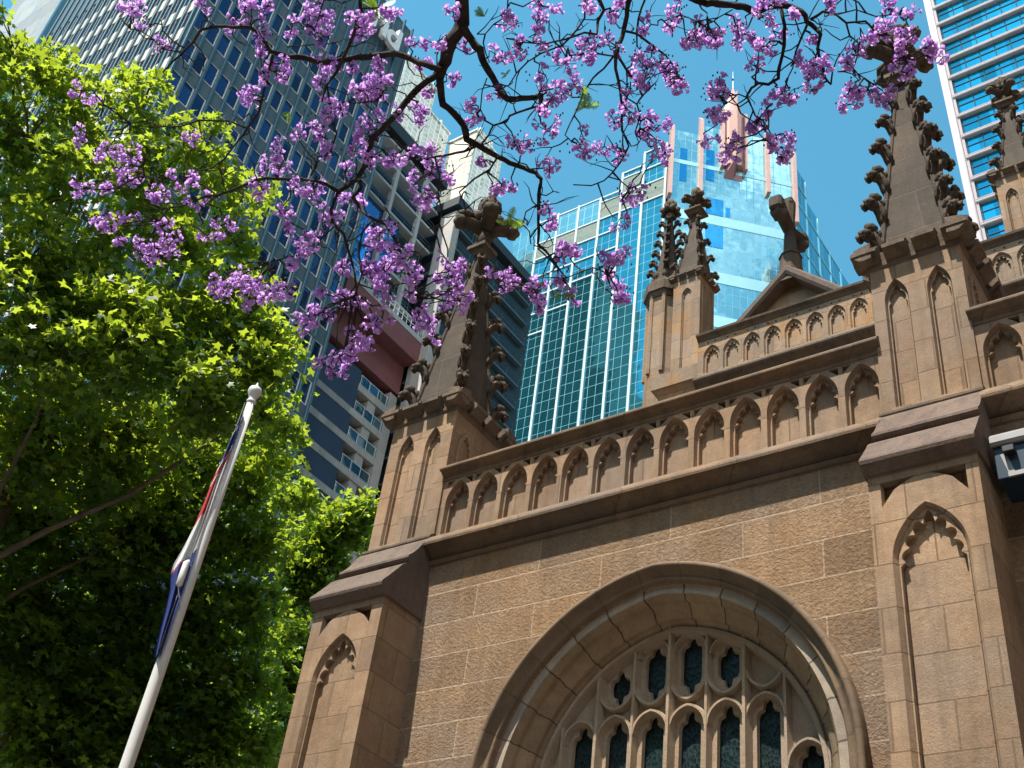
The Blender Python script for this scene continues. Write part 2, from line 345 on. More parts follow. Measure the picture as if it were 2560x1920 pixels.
# --- hood mould and arch orders
def archmat(name, base, dark):
    m_, nt, ns, lk, p = new_mat(name)
    tcn = N(nt, 'ShaderNodeTexCoord'); sep = N(nt, 'ShaderNodeSeparateXYZ'); lk.new(tcn.outputs['Object'], sep.inputs[0])
    x = math_n(nt, 'SUBTRACT', sep.outputs[0], AX); z = math_n(nt, 'SUBTRACT', sep.outputs[2], AZ0)
    an = math_n(nt, 'ARCTAN2', z, x)
    nw = N(nt, 'ShaderNodeTexNoise', Scale=7.0, Detail=5.0); lk.new(tcn.outputs['Object'], nw.inputs['Vector'])
    an = math_n(nt, 'ADD', an, math_n(nt, 'MULTIPLY', nw.outputs['Fac'], .035))
    fr = math_n(nt, 'FRACT', math_n(nt, 'MULTIPLY', an, 14/math.pi)); j = math_n(nt, 'LESS_THAN', math_n(nt, 'ABSOLUTE', math_n(nt, 'SUBTRACT', fr, .5)), .02)
    cell = math_n(nt, 'FLOOR', math_n(nt, 'ADD', math_n(nt, 'MULTIPLY', an, 14/math.pi), .5))
    wn_ = N(nt, 'ShaderNodeTexWhiteNoise', noise_dimensions='1D'); lk.new(cell, wn_.inputs['W'])
    n1 = N(nt, 'ShaderNodeTexNoise', Scale=5.0, Detail=6.0, Roughness=.7); lk.new(tcn.outputs['Object'], n1.inputs['Vector'])
    n2 = N(nt, 'ShaderNodeTexNoise', Scale=70.0, Detail=4.0); lk.new(tcn.outputs['Object'], n2.inputs['Vector'])
    c = mixc(nt, ramp(nt, n1.outputs['Fac'], .35, .7), base, tuple(q*.68 for q in base))
    c = mixc(nt, 1.0, c, ramp(nt, wn_.outputs['Value'], 0, 1, (.82,.82,.84), (1.12,1.1,1.06)), 'MULTIPLY')
    c = mixc(nt, 1.0, c, ramp(nt, n2.outputs['Fac'], .3, .7, (.82,.82,.82), (1.1,1.1,1.1)), 'MULTIPLY')
    c = mixc(nt, math_n(nt, 'MULTIPLY', j, dark), c, (.05,.035,.025))
    lk.new(c, p.inputs['Base Color']); p.inputs['Roughness'].default_value = .9; p.inputs['Specular IOR Level'].default_value = .2
    h = math_n(nt, 'SUBTRACT', math_n(nt, 'MULTIPLY', n1.outputs['Fac'], .6), math_n(nt, 'MULTIPLY', j, 1.0))
    bp = N(nt, 'ShaderNodeBump', Strength=.6, Distance=.02); lk.new(h, bp.inputs['Height']); lk.new(bp.outputs[0], p.inputs['Normal'])
    return m_
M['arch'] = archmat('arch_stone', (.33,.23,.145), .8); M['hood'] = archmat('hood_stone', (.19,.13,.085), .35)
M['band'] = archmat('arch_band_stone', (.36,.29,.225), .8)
def orders(prof, n=28):
    bb = MB(); L = [[(x, y, z) for x, z in arch_line(d, n)] for d, y in prof]
    for a, c in zip(L, L[1:]):
        k_ = len(a); bb.add(a+c, [(i, k_+i, k_+i+1, i+1) for i in range(k_-1)])
    return bb
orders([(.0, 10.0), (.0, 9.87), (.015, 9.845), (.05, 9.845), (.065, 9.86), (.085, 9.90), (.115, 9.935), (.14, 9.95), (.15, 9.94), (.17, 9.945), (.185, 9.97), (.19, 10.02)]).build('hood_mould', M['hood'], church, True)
orders([(.185, 10.03), (.295, 10.03), (.30, 10.05)]).build('arch_band', M['band'], church)
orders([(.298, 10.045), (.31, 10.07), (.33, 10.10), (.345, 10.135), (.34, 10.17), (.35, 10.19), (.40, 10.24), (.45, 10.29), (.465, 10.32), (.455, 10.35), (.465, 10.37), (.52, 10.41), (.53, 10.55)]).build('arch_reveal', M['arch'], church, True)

# --- tracery and glass
M['tracery'] = stone('tracery_stone', (.35,.25,.165), (.42,.31,.21), rough_amt=.25, fine=70, dark=.2, blocks=False, patch=(.12,.08,.05))
TY, GY, MX0, MP = 10.40, 10.56, -5.80, .432
inner = arch_line(.5, 24)
tops = lambda x: max(0.0, AZ0+math.sqrt(max(0, (AR-.5)**2-(abs(x-AX)+AE)**2)))
tr = MB()
pl = MB(); 
# stone plate behind the bars, cut by cusped lights
holes, hole_inner = [], []
for k_ in range(-4, 4):
    cx = MX0+(k_+.5)*MP; w = .125
    zt = min(tops(cx-.13), tops(cx+.13))
    za = min(6.84, zt-.22)
    if za > 3.6:
        hz = za-.05
        base_ = [(cx-w, 3.2), (cx+w, 3.2), (cx+w, hz-.14), (cx+w*.85, hz-.09), (cx+w*.42, hz-.065), (cx+w*.40, hz-.03), (cx+w*.30, hz+.02), (cx, hz+.05),
                 (cx-w*.30, hz+.02), (cx-w*.40, hz-.03), (cx-w*.42, hz-.065), (cx-w*.85, hz-.09), (cx-w, hz-.14)]
        holes.append(base_)
    z0_, z1_ = 7.02, min(zt-.09, 7.70)
    if z1_-z0_ > .26:
        w2 = w*.98
        u_ = [(cx, z0_-.02), (cx+w2*.3, z0_+.01), (cx+w2*.42, z0_+.08), (cx+w2*.85, z0_+.10), (cx+w2, z0_+.15)]
        top = [(cx+w2, z1_-.12), (cx+w2*.85, z1_-.07), (cx+w2*.42, z1_-.05), (cx+w2*.3, z1_+.01), (cx, z1_+.04)]
        lf = [(2*cx-x, z) for x, z in reversed(top[:-1])]+[(2*cx-x, z) for x, z in reversed(u_[1:])]
        holes.append(u_+top+lf)
holes2 = []
for h_ in holes:
    cx = sum(p[0] for p in h_)/len(h_); cz = sum(p[1] for p in h_)/len(h_)
    holes2.append([(cx+(x-cx)*.93, z+(.012 if z < cz else -.012)) for x, z in h_])
pl.plate(list(reversed(inner)), [list(reversed(h_)) for h_ in holes], TY+.09, GY-.02, holes2=[list(reversed(h_)) for h_ in holes2], outer_side=False)
def bar(pts, wd=.026, y0=TY, y1=TY+.1):      # chamfered stone bar along a path in the window plane
    n = len(pts); L = [[] for _ in range(4)]
    for i in range(n):
        a = Vector(pts[max(i-1, 0)]); c = Vector(pts[min(i+1, n-1)]); t = (c-a).normalized(); q = Vector((-t.y, t.x)); p_ = Vector(pts[i])
        for j, (o_, y) in enumerate(((-wd*1.7, y1), (-wd*.55, y0), (wd*.55, y0), (wd*1.7, y1))):
            L[j].append((p_.x+q.x*o_, y, p_.y+q.y*o_))
    for a, c in zip(L, L[1:]): tr.add(a+c, [(i, n+i, n+i+1, i+1) for i in range(n-1)])
for k_ in range(-4, 5):
    x = MX0+k_*MP; zt = tops(x)
    if zt > 3.5: bar([(x, 3.2), (x, zt+.02)], .03 if k_ % 2 == 0 else .025, TY-.02 if k_ % 2 == 0 else TY)
for k_ in range(-4, 4):
    xa, xb = MX0+k_*MP, MX0+(k_+1)*MP; cx = (xa+xb)/2; zt = min(tops(xa+.05), tops(xb-.05))
    za = min(6.86, zt-.12)
    if za > 3.6:
        A_ = parch(cx, MP/2-.01, za-.6, za-.24, za, 8)[2:]
        bar(A_, .022, TY+.005)
        if zt > 7.15:                        # the curves cross over into the lights above
            B_ = [(x, 2*(za+.035)-z) for x, z in A_]; bar(B_, .022, TY+.006)
    if zt > 7.45:
        t_ = parch(cx, MP/2-.03, 7, min(zt, 7.62)-.13, min(zt, 7.66)+.03, 8)[2:]; bar(t_, .017, TY+.03)
bar(arch_line(.545, 24)[1:-1], .04, TY-.03)
tr.build('window_tracery', M['tracery'], church); pl.build('tracery_plate', M['tracery'], church)
def leadglass():
    m_, nt, ns, lk, p = new_mat('leaded_glass')
    tcn = N(nt, 'ShaderNodeTexCoord'); mp = N(nt, 'ShaderNodeMapping'); mp.inputs['Scale'].default_value = (26, 0, 17); lk.new(tcn.outputs['Object'], mp.inputs[0])
    v = N(nt, 'ShaderNodeTexVoronoi', feature='DISTANCE_TO_EDGE'); v.inputs['Scale'].default_value = 1; lk.new(mp.outputs[0], v.inputs['Vector'])
    v2 = N(nt, 'ShaderNodeTexVoronoi'); v2.inputs['Scale'].default_value = 1; lk.new(mp.outputs[0], v2.inputs['Vector'])
    e = math_n(nt, 'LESS_THAN', v.outputs['Distance'], .07)
    c = mixc(nt, .6, (.006,.018,.02), v2.outputs['Color'], 'MULTIPLY'); c = mixc(nt, e, c, (.022,.035,.035))
    lk.new(c, p.inputs['Base Color']); p.inputs['Roughness'].default_value = .3; p.inputs['Specular IOR Level'].default_value = .35
    bp = N(nt, 'ShaderNodeBump', Strength=.5, Distance=.01); lk.new(v2.outputs['Distance'], bp.inputs['Height']); lk.new(bp.outputs[0], p.inputs['Normal'])
    return m_
g = MB(); g.box(-8.1, -3.3, GY, GY+.02, 2.5, 8.1); g.build('leaded_glass', leadglass(), church)

# --- string course below the parapet
STR = [(10.02, 9.06), (9.975, 9.06), (9.955, 9.085), (9.955, 9.11), (9.975, 9.135), (9.985, 9.15), (9.975, 9.19), (9.94, 9.235), (9.88, 9.27), (9.83, 9.275), (9.80, 9.255), (9.785, 9.255), (9.78, 9.285), (9.79, 9.315), (9.90, 9.44), (10.0, 9.50), (10.3, 9.50), (10.3, 9.06)]
COP = [(10.02, 10.36), (9.99, 10.37), (9.98, 10.395), (9.985, 10.42), (9.96, 10.46), (9.92, 10.485), (9.895, 10.485), (9.885, 10.50), (9.885, 10.525), (9.90, 10.54), (9.93, 10.575), (9.96, 10.59), (10.05, 10.63), (10.22, 10.66), (10.30, 10.53), (10.30, 10.36)]
PIERS = [(-10.21, -9.09), (-3.13, -2.11)]
bays = [(-9.09, -3.13, -8.826+.006, 13), (-2.11, 3.6, -1.86, 12)]
def parapet(x0, x1, first, n, pitch=.4563):
    b = MB(); b.extrude_x(STR, x0-.005, x1+.005); s_ = b.build('string_course', [M['trim']], church)
    fr, bk, cu = MB(), MB(), MB(); H, H2 = [], []
    for i in range(n):
        cx = first+i*pitch
        if cx-.192 < x0 or cx+.192 > x1: continue
        H.append(parch(cx, .192, 9.52, 10.0, 10.32)); H2.append(parch(cx, .178, 9.53, 10.0, 10.30))
        for sgn in (-1, 1):                  # sunk spandrels
            if x0+.05 < cx+sgn*.15-.06 and cx+sgn*.15+.06 < x1-.05:
                xs = cx+sgn*.205
                H.append([(cx+sgn*.09, 10.345), (xs, 10.345), (xs, 10.24)] if sgn > 0 else [(xs, 10.345), (cx+sgn*.09, 10.345), (xs, 10.24)]); 
                H2.append([(p[0]*.9+H[-1][1][0]*.1, p[1]) for p in H[-1]])
        cu.plate(parch(cx, .179, 9.53, 10.0, 10.301), [cusped(cx, .160, 9.545, 9.99, 10.275, 5, .31)], 10.065, 10.13, outer_side=False)
    fr.plate(rect(x0+.002, x1-.002, 9.49, 10.37), H, 10.0, 10.065, holes2=H2, outer_side=False)
    fr.box(x0+.002, x1-.002, 10.13, 10.30, 9.49, 10.37)
    par = fr.build('parapet_arcade', M['ashlar'], church)
    cu.build('cusped_niche', M['ashlar'], par)
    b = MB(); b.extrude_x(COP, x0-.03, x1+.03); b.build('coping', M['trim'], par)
for bb in bays: parapet(*bb)

# --- crocket: a ribbed leaf creeping up the edge and curling out into two buds; u = out, v = up
def crocket_mesh():
    b = MB()
    b.tube([(-.02,0,-.32),(.02,0,-.20),(.07,0,-.09),(.14,0,-.01)], [.05,.065,.06,.05], 12, ridge=.22, k=6)
    for s in (-1, 1):
        b.tube([(-.02,s*.03,-.28),(.03,s*.065,-.15),(.09,s*.065,-.02),(.15,s*.06,.06)], [.03,.04,.035,.03], 8, ridge=.2, k=4)
        b.ellipsoid((.19, s*.06, .135), [(.085,0,.03),(0,.05,0),(-.03,s*.02,.075)], 10, 6, ridge=.16, k=5)
        b.ellipsoid((.265, s*.045, .02), [(.085,0,-.01),(0,.06,0),(-.03,0,.08)], 12, 6, ridge=.16, k=6)
        b.ellipsoid((.285, s*.05, -.045), [(.04,0,-.02),(0,.038,0),(.02,0,.05)], 8, 5, ridge=.1, k=4)
    b.ellipsoid((.17, 0, .03), [(.11,0,.02),(0,.085,0),(-.03,0,.085)], 12, 7, ridge=.15, k=7)
    b.ellipsoid((.075, 0, .11), [(.055,0,0),(0,.055,0),(0,0,.11)], 10, 6, ridge=.14, k=5)
    return b.mesh('crocket', M['carved'], True, False)
CROCK = crocket_mesh()
def finial(b, cx, cy, z, s):                 # shaft, four curled leaf arms, bud
    b.frustum(cx, cy, z, z+.42*s, .10*s, .085*s, 8); b.frustum(cx, cy, z+.36*s, z+.50*s, .11*s, .14*s, 8)
    for i in range(4):
        a = i*math.pi/2+math.pi/4; d = Vector((math.cos(a), math.sin(a), 0)); q = Vector((-d.y, d.x, 0)); c = Vector((cx, cy, z))
        b.tube([c+d*.05*s+Vector((0,0,.38*s)), c+d*.18*s+Vector((0,0,.47*s)), c+d*.30*s+Vector((0,0,.49*s)), c+d*.40*s+Vector((0,0,.47*s))], [.09*s,.10*s,.10*s,.08*s], 12, ridge=.17, k=6)
        b.ellipsoid(c+d*.40*s+Vector((0,0,.46*s)), [d*.10*s, q*.13*s, Vector((0,0,.11*s))], 14, 6, ridge=.14, k=6)
        for e in (-1, 1):
            b.ellipsoid(c+d*.33*s+q*e*.085*s+Vector((0,0,.58*s)), [d*.12*s, q*.06*s, Vector((0,0,.07*s))], 8, 5, ridge=.14, k=4)
            b.ellipsoid(c+d*.16*s+q*e*.07*s+Vector((0,0,.60*s)), [d*.08*s, q*.06*s, Vector((0,0,.10*s))], 8, 5, ridge=.14, k=4)
        b.ellipsoid(c+d*.085*s+Vector((0,0,.86*s)), [d*.09*s, q*.095*s, Vector((0,0,.20*s))], 10, 7, ridge=.14, k=5)
        b.ellipsoid(c+d*.12*s+Vector((0,0,.98*s)), [d*.05*s, q*.06*s, Vector((0,0,.06*s))], 8, 5)
    b.ellipsoid((cx, cy, z+.96*s), [(.10*s,0,0),(0,.10*s,0),(0,0,.22*s)], 10, 8, ridge=.08, k=5)
def pinnacle(x0, x1, y0, y1, zb, zc, ztop, niches, sf=1.0, ncr=6, cap_w=.175, mat='ashlar', open_front=True, nsp=4, spire_base=None, fin_s=None, cs=1.0):
    cx, cy = (x0+x1)/2, (y0+y1)/2; hw, hd = (x1-x0)/2, (y1-y0)/2
    b = MB(); bk = MB(); H, H2 = [], []
    for nx, w, za in niches:
        H.append(parch(nx, w, zb+.06*sf, za-.32*sf, za)); H2.append(parch(nx, w*.86, zb+.085*sf, za-.32*sf, za-.03*sf))
    b.plate(rect(x0, x1, zb, zc), H, y0, y0+.07*sf, holes2=H2, outer_side=False)
    b.box(x0, x1, y0+.09*sf, y1, zb, zc)
    for xx, yy in ((x0, 0), (x1, 0)): b.quad((xx, y0, zb), (xx, y0+.09*sf, zb), (xx, y0+.09*sf, zc), (xx, y0, zc))
    for nx, w, za in niches: b.plate(parch(nx, w*.87, zb+.08*sf, za-.32*sf, za-.025*sf), [cusped(nx, w*.78, zb+.09*sf, za-.33*sf, za-.045*sf, 3, .24)], y0+.045*sf, y0+.09*sf, outer_side=False)
    o = b.build('pinnacle', M[mat], church)
    fl = MB()
    for t in (.27, .73):
        tmp = MB(); n0 = parch(0, .15*sf, zb+.3*sf, zc-.62*sf, zc-.30*sf); n1 = cusped(0, .11*sf, zb+.32*sf, zc-.63*sf, zc-.35*sf, 5, .3)
        tmp.plate(n0, [n1], -.03*sf, .01)
        fl.add([(x1-y_, y0+(y1-y0)*t+x_, z_) for x_, y_, z_ in tmp.v], tmp.f)
    fl.build('flank_niche', M[mat], o)
    # cornice: cove, moulding and corbel blocks
    c = MB(); f = .05*sf
    zz = zc-.005
    def ring(z0, z1, o0, o1):
        v = [(x0-o0, y0-o0, z0), (x1+o0, y0-o0, z0), (x1+o0, y1+o0, z0), (x0-o0, y1+o0, z0), (x0-o1, y0-o1, z1), (x1+o1, y0-o1, z1), (x1+o1, y1+o1, z1), (x0-o1, y1+o1, z1)]
        c.add(v, [(0,3,2,1),(4,5,6,7),(0,1,5,4),(1,2,6,5),(2,3,7,6),(3,0,4,7)])
    ring(zz-.07*sf, zz-.03*sf, .003, .02*sf); ring(zz-.03*sf, zz+.02*sf, .022*sf, .026*sf); ring(zz+.02*sf, zz+.17*sf, .01*sf, .03*sf)
    bh_ = .17*sf; nblk = 4 if sf > .5 else 5
    def blocks(ax):
        L0, L1 = (x0-.155*sf, x1+.155*sf) if ax == 0 else (y0-.155*sf, y1+.155*sf)
        p_ = (L1-L0)/nblk
        for i in range(nblk):
            a, e = L0+p_*i+(.035*sf if i else 0), L0+p_*(i+1)-(.035*sf if i < nblk-1 else 0)
            for s in (-1, 1):
                prof = [(0.0, zz+.01*sf), (.06*sf, zz+.02*sf), (.14*sf, zz+.09*sf), (.165*sf, zz+.10*sf), (.165*sf, zz+.155*sf), (.13*sf, zz+.165*sf), (.115*sf, zz+.205*sf), (.08*sf, zz+.22*sf), (-.08*sf, zz+.26*sf), (-.08*sf, zz+.02*sf)]
                n = len(prof)
                if ax == 0:
                    yb = y0 if s < 0 else y1
                    v = [(a, yb+s*q, z) for q, z in prof]+[(e, yb+s*q, z) for q, z in prof]
                else:
                    xb = x0 if s < 0 else x1
                    v = [(xb+s*q, a+.003, z) for q, z in prof]+[(xb+s*q, e-.003, z) for q, z in prof]
                c.add(v, [(i_, (i_+1) % n, n+(i_+1) % n, n+i_) for i_ in range(n)]+[tuple(range(n-1,-1,-1)), tuple(range(n, 2*n))])
    blocks(0); blocks(1); c.build('cornice', M['drip'], o)
    # spire
    zs = zz+.18*sf; hb = (spire_base or .40)*1.0; ht = .05*sf
    s_ = MB(); s_.frustum(cx, cy, zs, ztop, hb, ht, nsp)
    for i in range(nsp):                     # roll along every edge
        a = math.pi/nsp+2*math.pi*i/nsp; k = 1/math.cos(math.pi/nsp)
        s_.tube([(cx+hb*k*math.cos(a), cy+hb*k*math.sin(a), zs), (cx+ht*k*math.cos(a), cy+ht*k*math.sin(a), ztop)], [.045*sf, .02*sf], 8)
    s_.build('spire', M['spire'], o)
    t = MB(); q = cap_w
    t.frustum(cx, cy, ztop-.03*sf, ztop+.05*sf, q*.55, q*.75, 4); t.frustum(cx, cy, ztop+.05*sf, ztop+.08*sf, q*.80, q*.86, 4); t.frustum(cx, cy, ztop+.08*sf, ztop+.15*sf, q, q, 4); t.frustum(cx, cy, ztop+.15*sf, ztop+.19*sf, q*.9, q*.55, 4)
    t.build('spire_cap', M['drip'], o)
    fb = MB(); finial(fb, cx, cy, ztop+.17*sf, (fin_s or 1.05*sf)); fb.build('finial', M['carved'], o, True)
    rnd = random.Random(int(cx*100))
    for i in range(nsp):
        a = math.pi/nsp+2*math.pi*i/nsp; k = 1/math.cos(math.pi/nsp)
        for j in range(ncr):
            u = (j+.62)/(ncr+.25); z = zs+(ztop-zs)*u; rr = (hb+(ht-hb)*u)*k
            cr_ = bpy.data.objects.new('crocket', CROCK); C.objects.link(cr_); cr_.parent = o
            sc_ = sf*cs*.86*(1.0-.22*u)*rnd.uniform(.93, 1.07)
            tilt = math.atan2((hb-ht)*k, ztop-zs)
            cr_.matrix_local = Matrix.Translation((cx+rr*math.cos(a), cy+rr*math.sin(a), z)) @ Matrix.Rotation(a+rnd.uniform(-.08, .08), 4, 'Z') @ Matrix.Rotation(-tilt*.8+rnd.uniform(-.06, .06), 4, 'Y') @ Matrix.Scale(sc_, 4)
    return o
# --- buttresses and the two big pinnacles
CAP2 = [(10.0, 8.30), (9.27, 8.30), (9.22, 8.36), (9.19, 8.385), (9.18, 8.42), (9.195, 8.455), (9.26, 8.53), (9.33, 8.62), (9.41, 8.72), (9.47, 8.805), (9.545, 8.87), (9.60, 8.905), (10.0, 8.905)]
CAP1 = [(10.0, 8.88), (9.63, 8.88), (9.615, 8.92), (9.58, 8.945), (9.565, 8.97), (9.57, 9.005), (9.60, 9.03), (9.655, 9.09), (9.715, 9.17), (9.77, 9.26), (9.82, 9.345), (9.86, 9.40), (10.0, 9.40)]
DRP = [(10.0, 9.395), (9.925, 9.395), (9.90, 9.42), (9.885, 9.445), (9.885, 9.475), (9.90, 9.49), (9.955, 9.53), (10.0, 9.53)]
for pi_, (x0, x1) in enumerate(PIERS):
    cx = (x0+x1)/2; w = .345
    b = MB(); zt = 8.31
    nz_ = 7.90
    H = [parch(cx, w, 3.2, 7.33, nz_, 12)]; H2 = [parch(cx, w*.88, 3.2, 7.33, nz_-.03, 12)]
    for s in (-1, 1):
        tri = [(cx+s*.06, 8.20), (cx+s*.395, 8.20), (cx+s*.395, 7.93), (cx+s*.27, 8.10), (cx+s*.16, 8.165)]
        if s > 0: tri = list(reversed(tri))
        H.append(tri); ccx = cx+s*.3; H2.append([(ccx+(x-ccx)*.86, 8.12+(z-8.12)*.86) for x, z in tri])
    b.plate(rect(x0, x1, 0, zt), H, 9.30, 9.37, holes2=H2, outer_side=False)
    b.box(x0, x1, 9.42, 10.0, 0, zt+.04)
    for xx in (x0, x1): b.quad((xx, 9.30, 0), (xx, 9.42, 0), (xx, 9.42, zt), (xx, 9.30, zt))
    bt = b.build('buttress', M['ashlar'], church)
    b = MB(); b.plate(parch(cx, w*.885, 3.2, 7.33, nz_-.027, 12), [cusped(cx, w*.845, 3.3, 7.32, nz_-.05, 7, .27, low=.5)], 9.352, 9.42, outer_side=False)
    b.build('cusped_niche', M['ashlar'], bt)
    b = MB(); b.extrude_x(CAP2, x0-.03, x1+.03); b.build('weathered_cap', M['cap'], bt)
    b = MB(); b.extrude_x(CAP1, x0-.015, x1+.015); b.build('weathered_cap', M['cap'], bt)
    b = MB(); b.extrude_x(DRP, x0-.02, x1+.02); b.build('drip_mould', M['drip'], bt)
    hwx = (x1-x0)/2
    pinnacle(x0, x1, 9.97, 11.07, 9.51, 11.64, 15.32, [(cx-.238, .135, 11.37), (cx+.238, .135, 11.37)], 1.0, 6, .18, spire_base=.415, fin_s=1.12 if pi_ == 0 else 1.02)

# --- clerestory: wall, parapet, twin pinnacles, gable
NY = 16.0
b = MB(); b.box(-10.1, 8, NY+.05, NY+.6, 9.0, 16.1); b.build('clerestory_wall', M['nave'], church)
b = MB(); b.add([(-10.1, 10.3, 10.2), (8, 10.3, 10.2), (8, 16.05, 14.6), (-10.1, 16.05, 14.6)], [(0,1,2,3)]); b.build('aisle_roof', M['roof'], church)
def navepar(x0, x1, first, n, pitch=.4235):
    s = 1.0
    b = MB()
    pr = [(NY+.3, 15.95), (NY+.02, 15.95), (NY-.02, 16.02), (NY-.10, 16.10), (NY-.16, 16.13), (NY-.18, 16.16), (NY-.18, 16.20), (NY-.06, 16.33), (NY+.02, 16.37), (NY+.3, 16.37)]
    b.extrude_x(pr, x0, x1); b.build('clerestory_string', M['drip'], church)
    fr, cu = MB(), MB(); H, H2 = [], []
    for i in range(n):
        cx = first+i*pitch
        if cx-.19 < x0 or cx+.19 > x1: continue
        H.append(parch(cx, .175, 16.42, 16.84, 17.11)); H2.append(parch(cx, .155, 16.435, 16.84, 17.09))
        cu.plate(parch(cx, .156, 16.43, 16.84, 17.091), [cusped(cx, .125, 16.45, 16.83, 17.05, 5, .34)], NY+.05, NY+.095, outer_side=False)
        for d in (-.1, .06):
            H.append(rect(cx+d, cx+d+.04, 17.16, 17.2)); H2.append(rect(cx+d+.005, cx+d+.035, 17.165, 17.195))
    fr.plate(rect(x0, x1, 16.36, 17.26), H, NY+.01, NY+.05, holes2=H2, outer_side=False); fr.box(x0, x1, NY+.095, NY+.3, 16.36, 17.26)
    o = fr.build('clerestory_parapet', M['nave'], church); cu.build('cusped_niche', M['nave'], o)
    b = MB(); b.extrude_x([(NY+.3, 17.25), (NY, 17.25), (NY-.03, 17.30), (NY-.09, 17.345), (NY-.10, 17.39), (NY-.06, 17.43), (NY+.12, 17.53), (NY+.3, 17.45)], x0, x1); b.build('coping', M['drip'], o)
navepar(-8.55, 6.0, -8.25, 34)
# square pinnacle of the pair
b = MB()
def step(cx, cy, prof):
    for z0_, z1_, o0, o1 in prof:
        b.frustum(cx, cy, z0_, z1_, o0, o1, 4)
step(-9.12, 16.85, [(15.5, 16.45, .46, .46), (16.45, 16.62, .46, .58), (16.62, 16.98, .60, .60), (16.98, 17.12, .60, .40)])
b.build('pinnacle_plinth', M['nave'], church)
pinnacle(-9.43, -8.79, 16.5, 17.14, 17.1, 19.72, 21.95, [(-9.11, .115, 19.42)], .62, 4, .21, mat='nave', spire_base=.29, fin_s=.72, cs=1.15)
# octagonal turret beside it
b = MB(); ox, oy = -9.86, 16.95
b.frustum(ox, oy, 15.0, 19.62, .36, .36, 8)
for i in range(8):
    a = 2*math.pi*i/8+math.pi/8; k = .36/math.cos(math.pi/8)
    b.tube([(ox+k*math.cos(a), oy+k*math.sin(a), 17.4), (ox+k*math.cos(a), oy+k*math.sin(a), 19.6)], [.05, .05], 6)
    a2 = a+math.pi/8
tur = b.build('octagonal_turret', M['nave'], church)
b = MB(); b.frustum(ox, oy, 19.55, 19.68, .38, .44, 8); b.frustum(ox, oy, 19.68, 19.92, .47, .48, 8); b.frustum(ox, oy, 19.92, 20.06, .48, .36, 8); b.build('turret_cornice', M['drip'], tur)
b = MB(); b.frustum(ox, oy, 20.0, 20.30, .33, .31, 8)
for i in range(8):
    a = 2*math.pi*(i+.5)/8; d = Vector((math.cos(a), math.sin(a), 0)); q = Vector((-d.y, d.x, 0)); c = Vector((ox, oy, 20.28))
    b.ellipsoid(c+d*.31, [d*.07, q*.09, Vector((0,0,.12))], 8, 5)
b.build('turret_crown', M['carved'], tur)
b = MB(); b.frustum(ox, oy, 20.25, 22.35, .26, .05, 8); b.build('spire', M['spire'], tur)
b = MB(); b.frustum(ox, oy, 22.3, 22.42, .09, .12, 8); 
for i in range(8):
    a = 2*math.pi*i/8; d = Vector((math.cos(a), math.sin(a), 0)); q = Vector((-d.y, d.x, 0)); c = Vector((ox, oy, 22.55))
    b.ellipsoid(c+d*.17, [d*.09, q*.07, Vector((0,0,.10))], 8, 5, ridge=.1, k=4); b.ellipsoid(c+d*.09+Vector((0,0,.2)), [d*.08, q*.06, Vector((0,0,.13))], 6, 5)
b.ellipsoid((ox, oy, 22.7), [(.12,0,0),(0,.12,0),(0,0,.3)], 8, 6); b.build('finial', M['carved'], tur, True)
for i in range(0, 8, 2):
    for j in range(6):
        a = 2*math.pi*(i+.5)/8+math.pi/8-math.pi/8; u = (j+.7)/6.4; z = 20.3+2.05*u; rr = .29+(.06-.29)*u
        o = bpy.data.objects.new('crocket', CROCK); C.objects.link(o); o.parent = tur
        o.matrix_local = Matrix.Translation((ox+rr*math.cos(a), oy+rr*math.sin(a), z)) @ Matrix.Rotation(a, 4, 'Z') @ Matrix.Scale(.62*(1-.2*u), 4)
# pinnacle of the next clerestory bay
pinnacle(-2.63, -1.83, 16.2, 17.0, 16.3, 19.1, 21.35, [(-2.40, .11, 18.75), (-2.06, .11, 18.75)], .72, 4, .17, mat='nave', spire_base=.29, fin_s=.72, cs=1.1)
# gable with its cross finial
GYY = 19.6
b = MB(); gx, gz = -8.05, 21.95
b.add([(gx, GYY+.12, gz), (gx-5, GYY+.12, gz-5.0), (gx+5, GYY+.12, gz-5.0)], [(0,1,2)])
gb = b.build('gable_wall', M['nave'], church)
for s, nm in ((-1, 'gable_coping'), (1, 'gable_coping')):
    b = MB(); d = Vector((s, 0, -1.0)).normalized(); n_ = Vector((s*1.0, 0, 1.0)).normalized(); p0 = Vector((gx, 0, gz+.06))
    L = 7.0
    pr = [(-.22, -.12), (-.26, -.05), (-.26, .06), (.05, .24), (.45, .16), (.45, -.12)]
    vs = []
    for t in (0.0, L):
        for y_, h_ in pr:
            p_ = p0+d*t+n_*h_; 
            if t == 0: p_ = Vector((gx, 0, gz+.06+h_*1.414))
            vs.append((p_.x, GYY+y_, p_.z))
    n = len(pr); b.add(vs, [(i, (i+1) % n, n+(i+1) % n, n+i) for i in range(n)]+[tuple(range(n, 2*n))]); b.build(nm, M['cap'], gb)
b = MB(); b.add([(gx, GYY+.3, gz), (gx-6, GYY+.3, gz-6), (gx-6, GYY+14, gz-6), (gx, GYY+14, gz)], [(0,1,2,3)]); b.add([(gx, GYY+.3, gz), (gx+6, GYY+.3, gz-6), (gx+6, GYY+14, gz-6), (gx, GYY+14, gz)], [(3,2,1,0)]); b.build('transept_roof', M['roof'], church)
b = MB(); fx, fy = gx-.02, GYY+.12
b.frustum(fx, fy, 22.0, 22.35, .34, .27, 8); b.frustum(fx, fy, 22.35, 22.98, .27, .24, 8); b.frustum(fx, fy, 22.98, 23.06, .27, .22, 8); b.frustum(fx, fy, 23.06, 23.9, .17, .115, 8); b.frustum(fx, fy, 23.9, 24.85, .115, .17, 8)
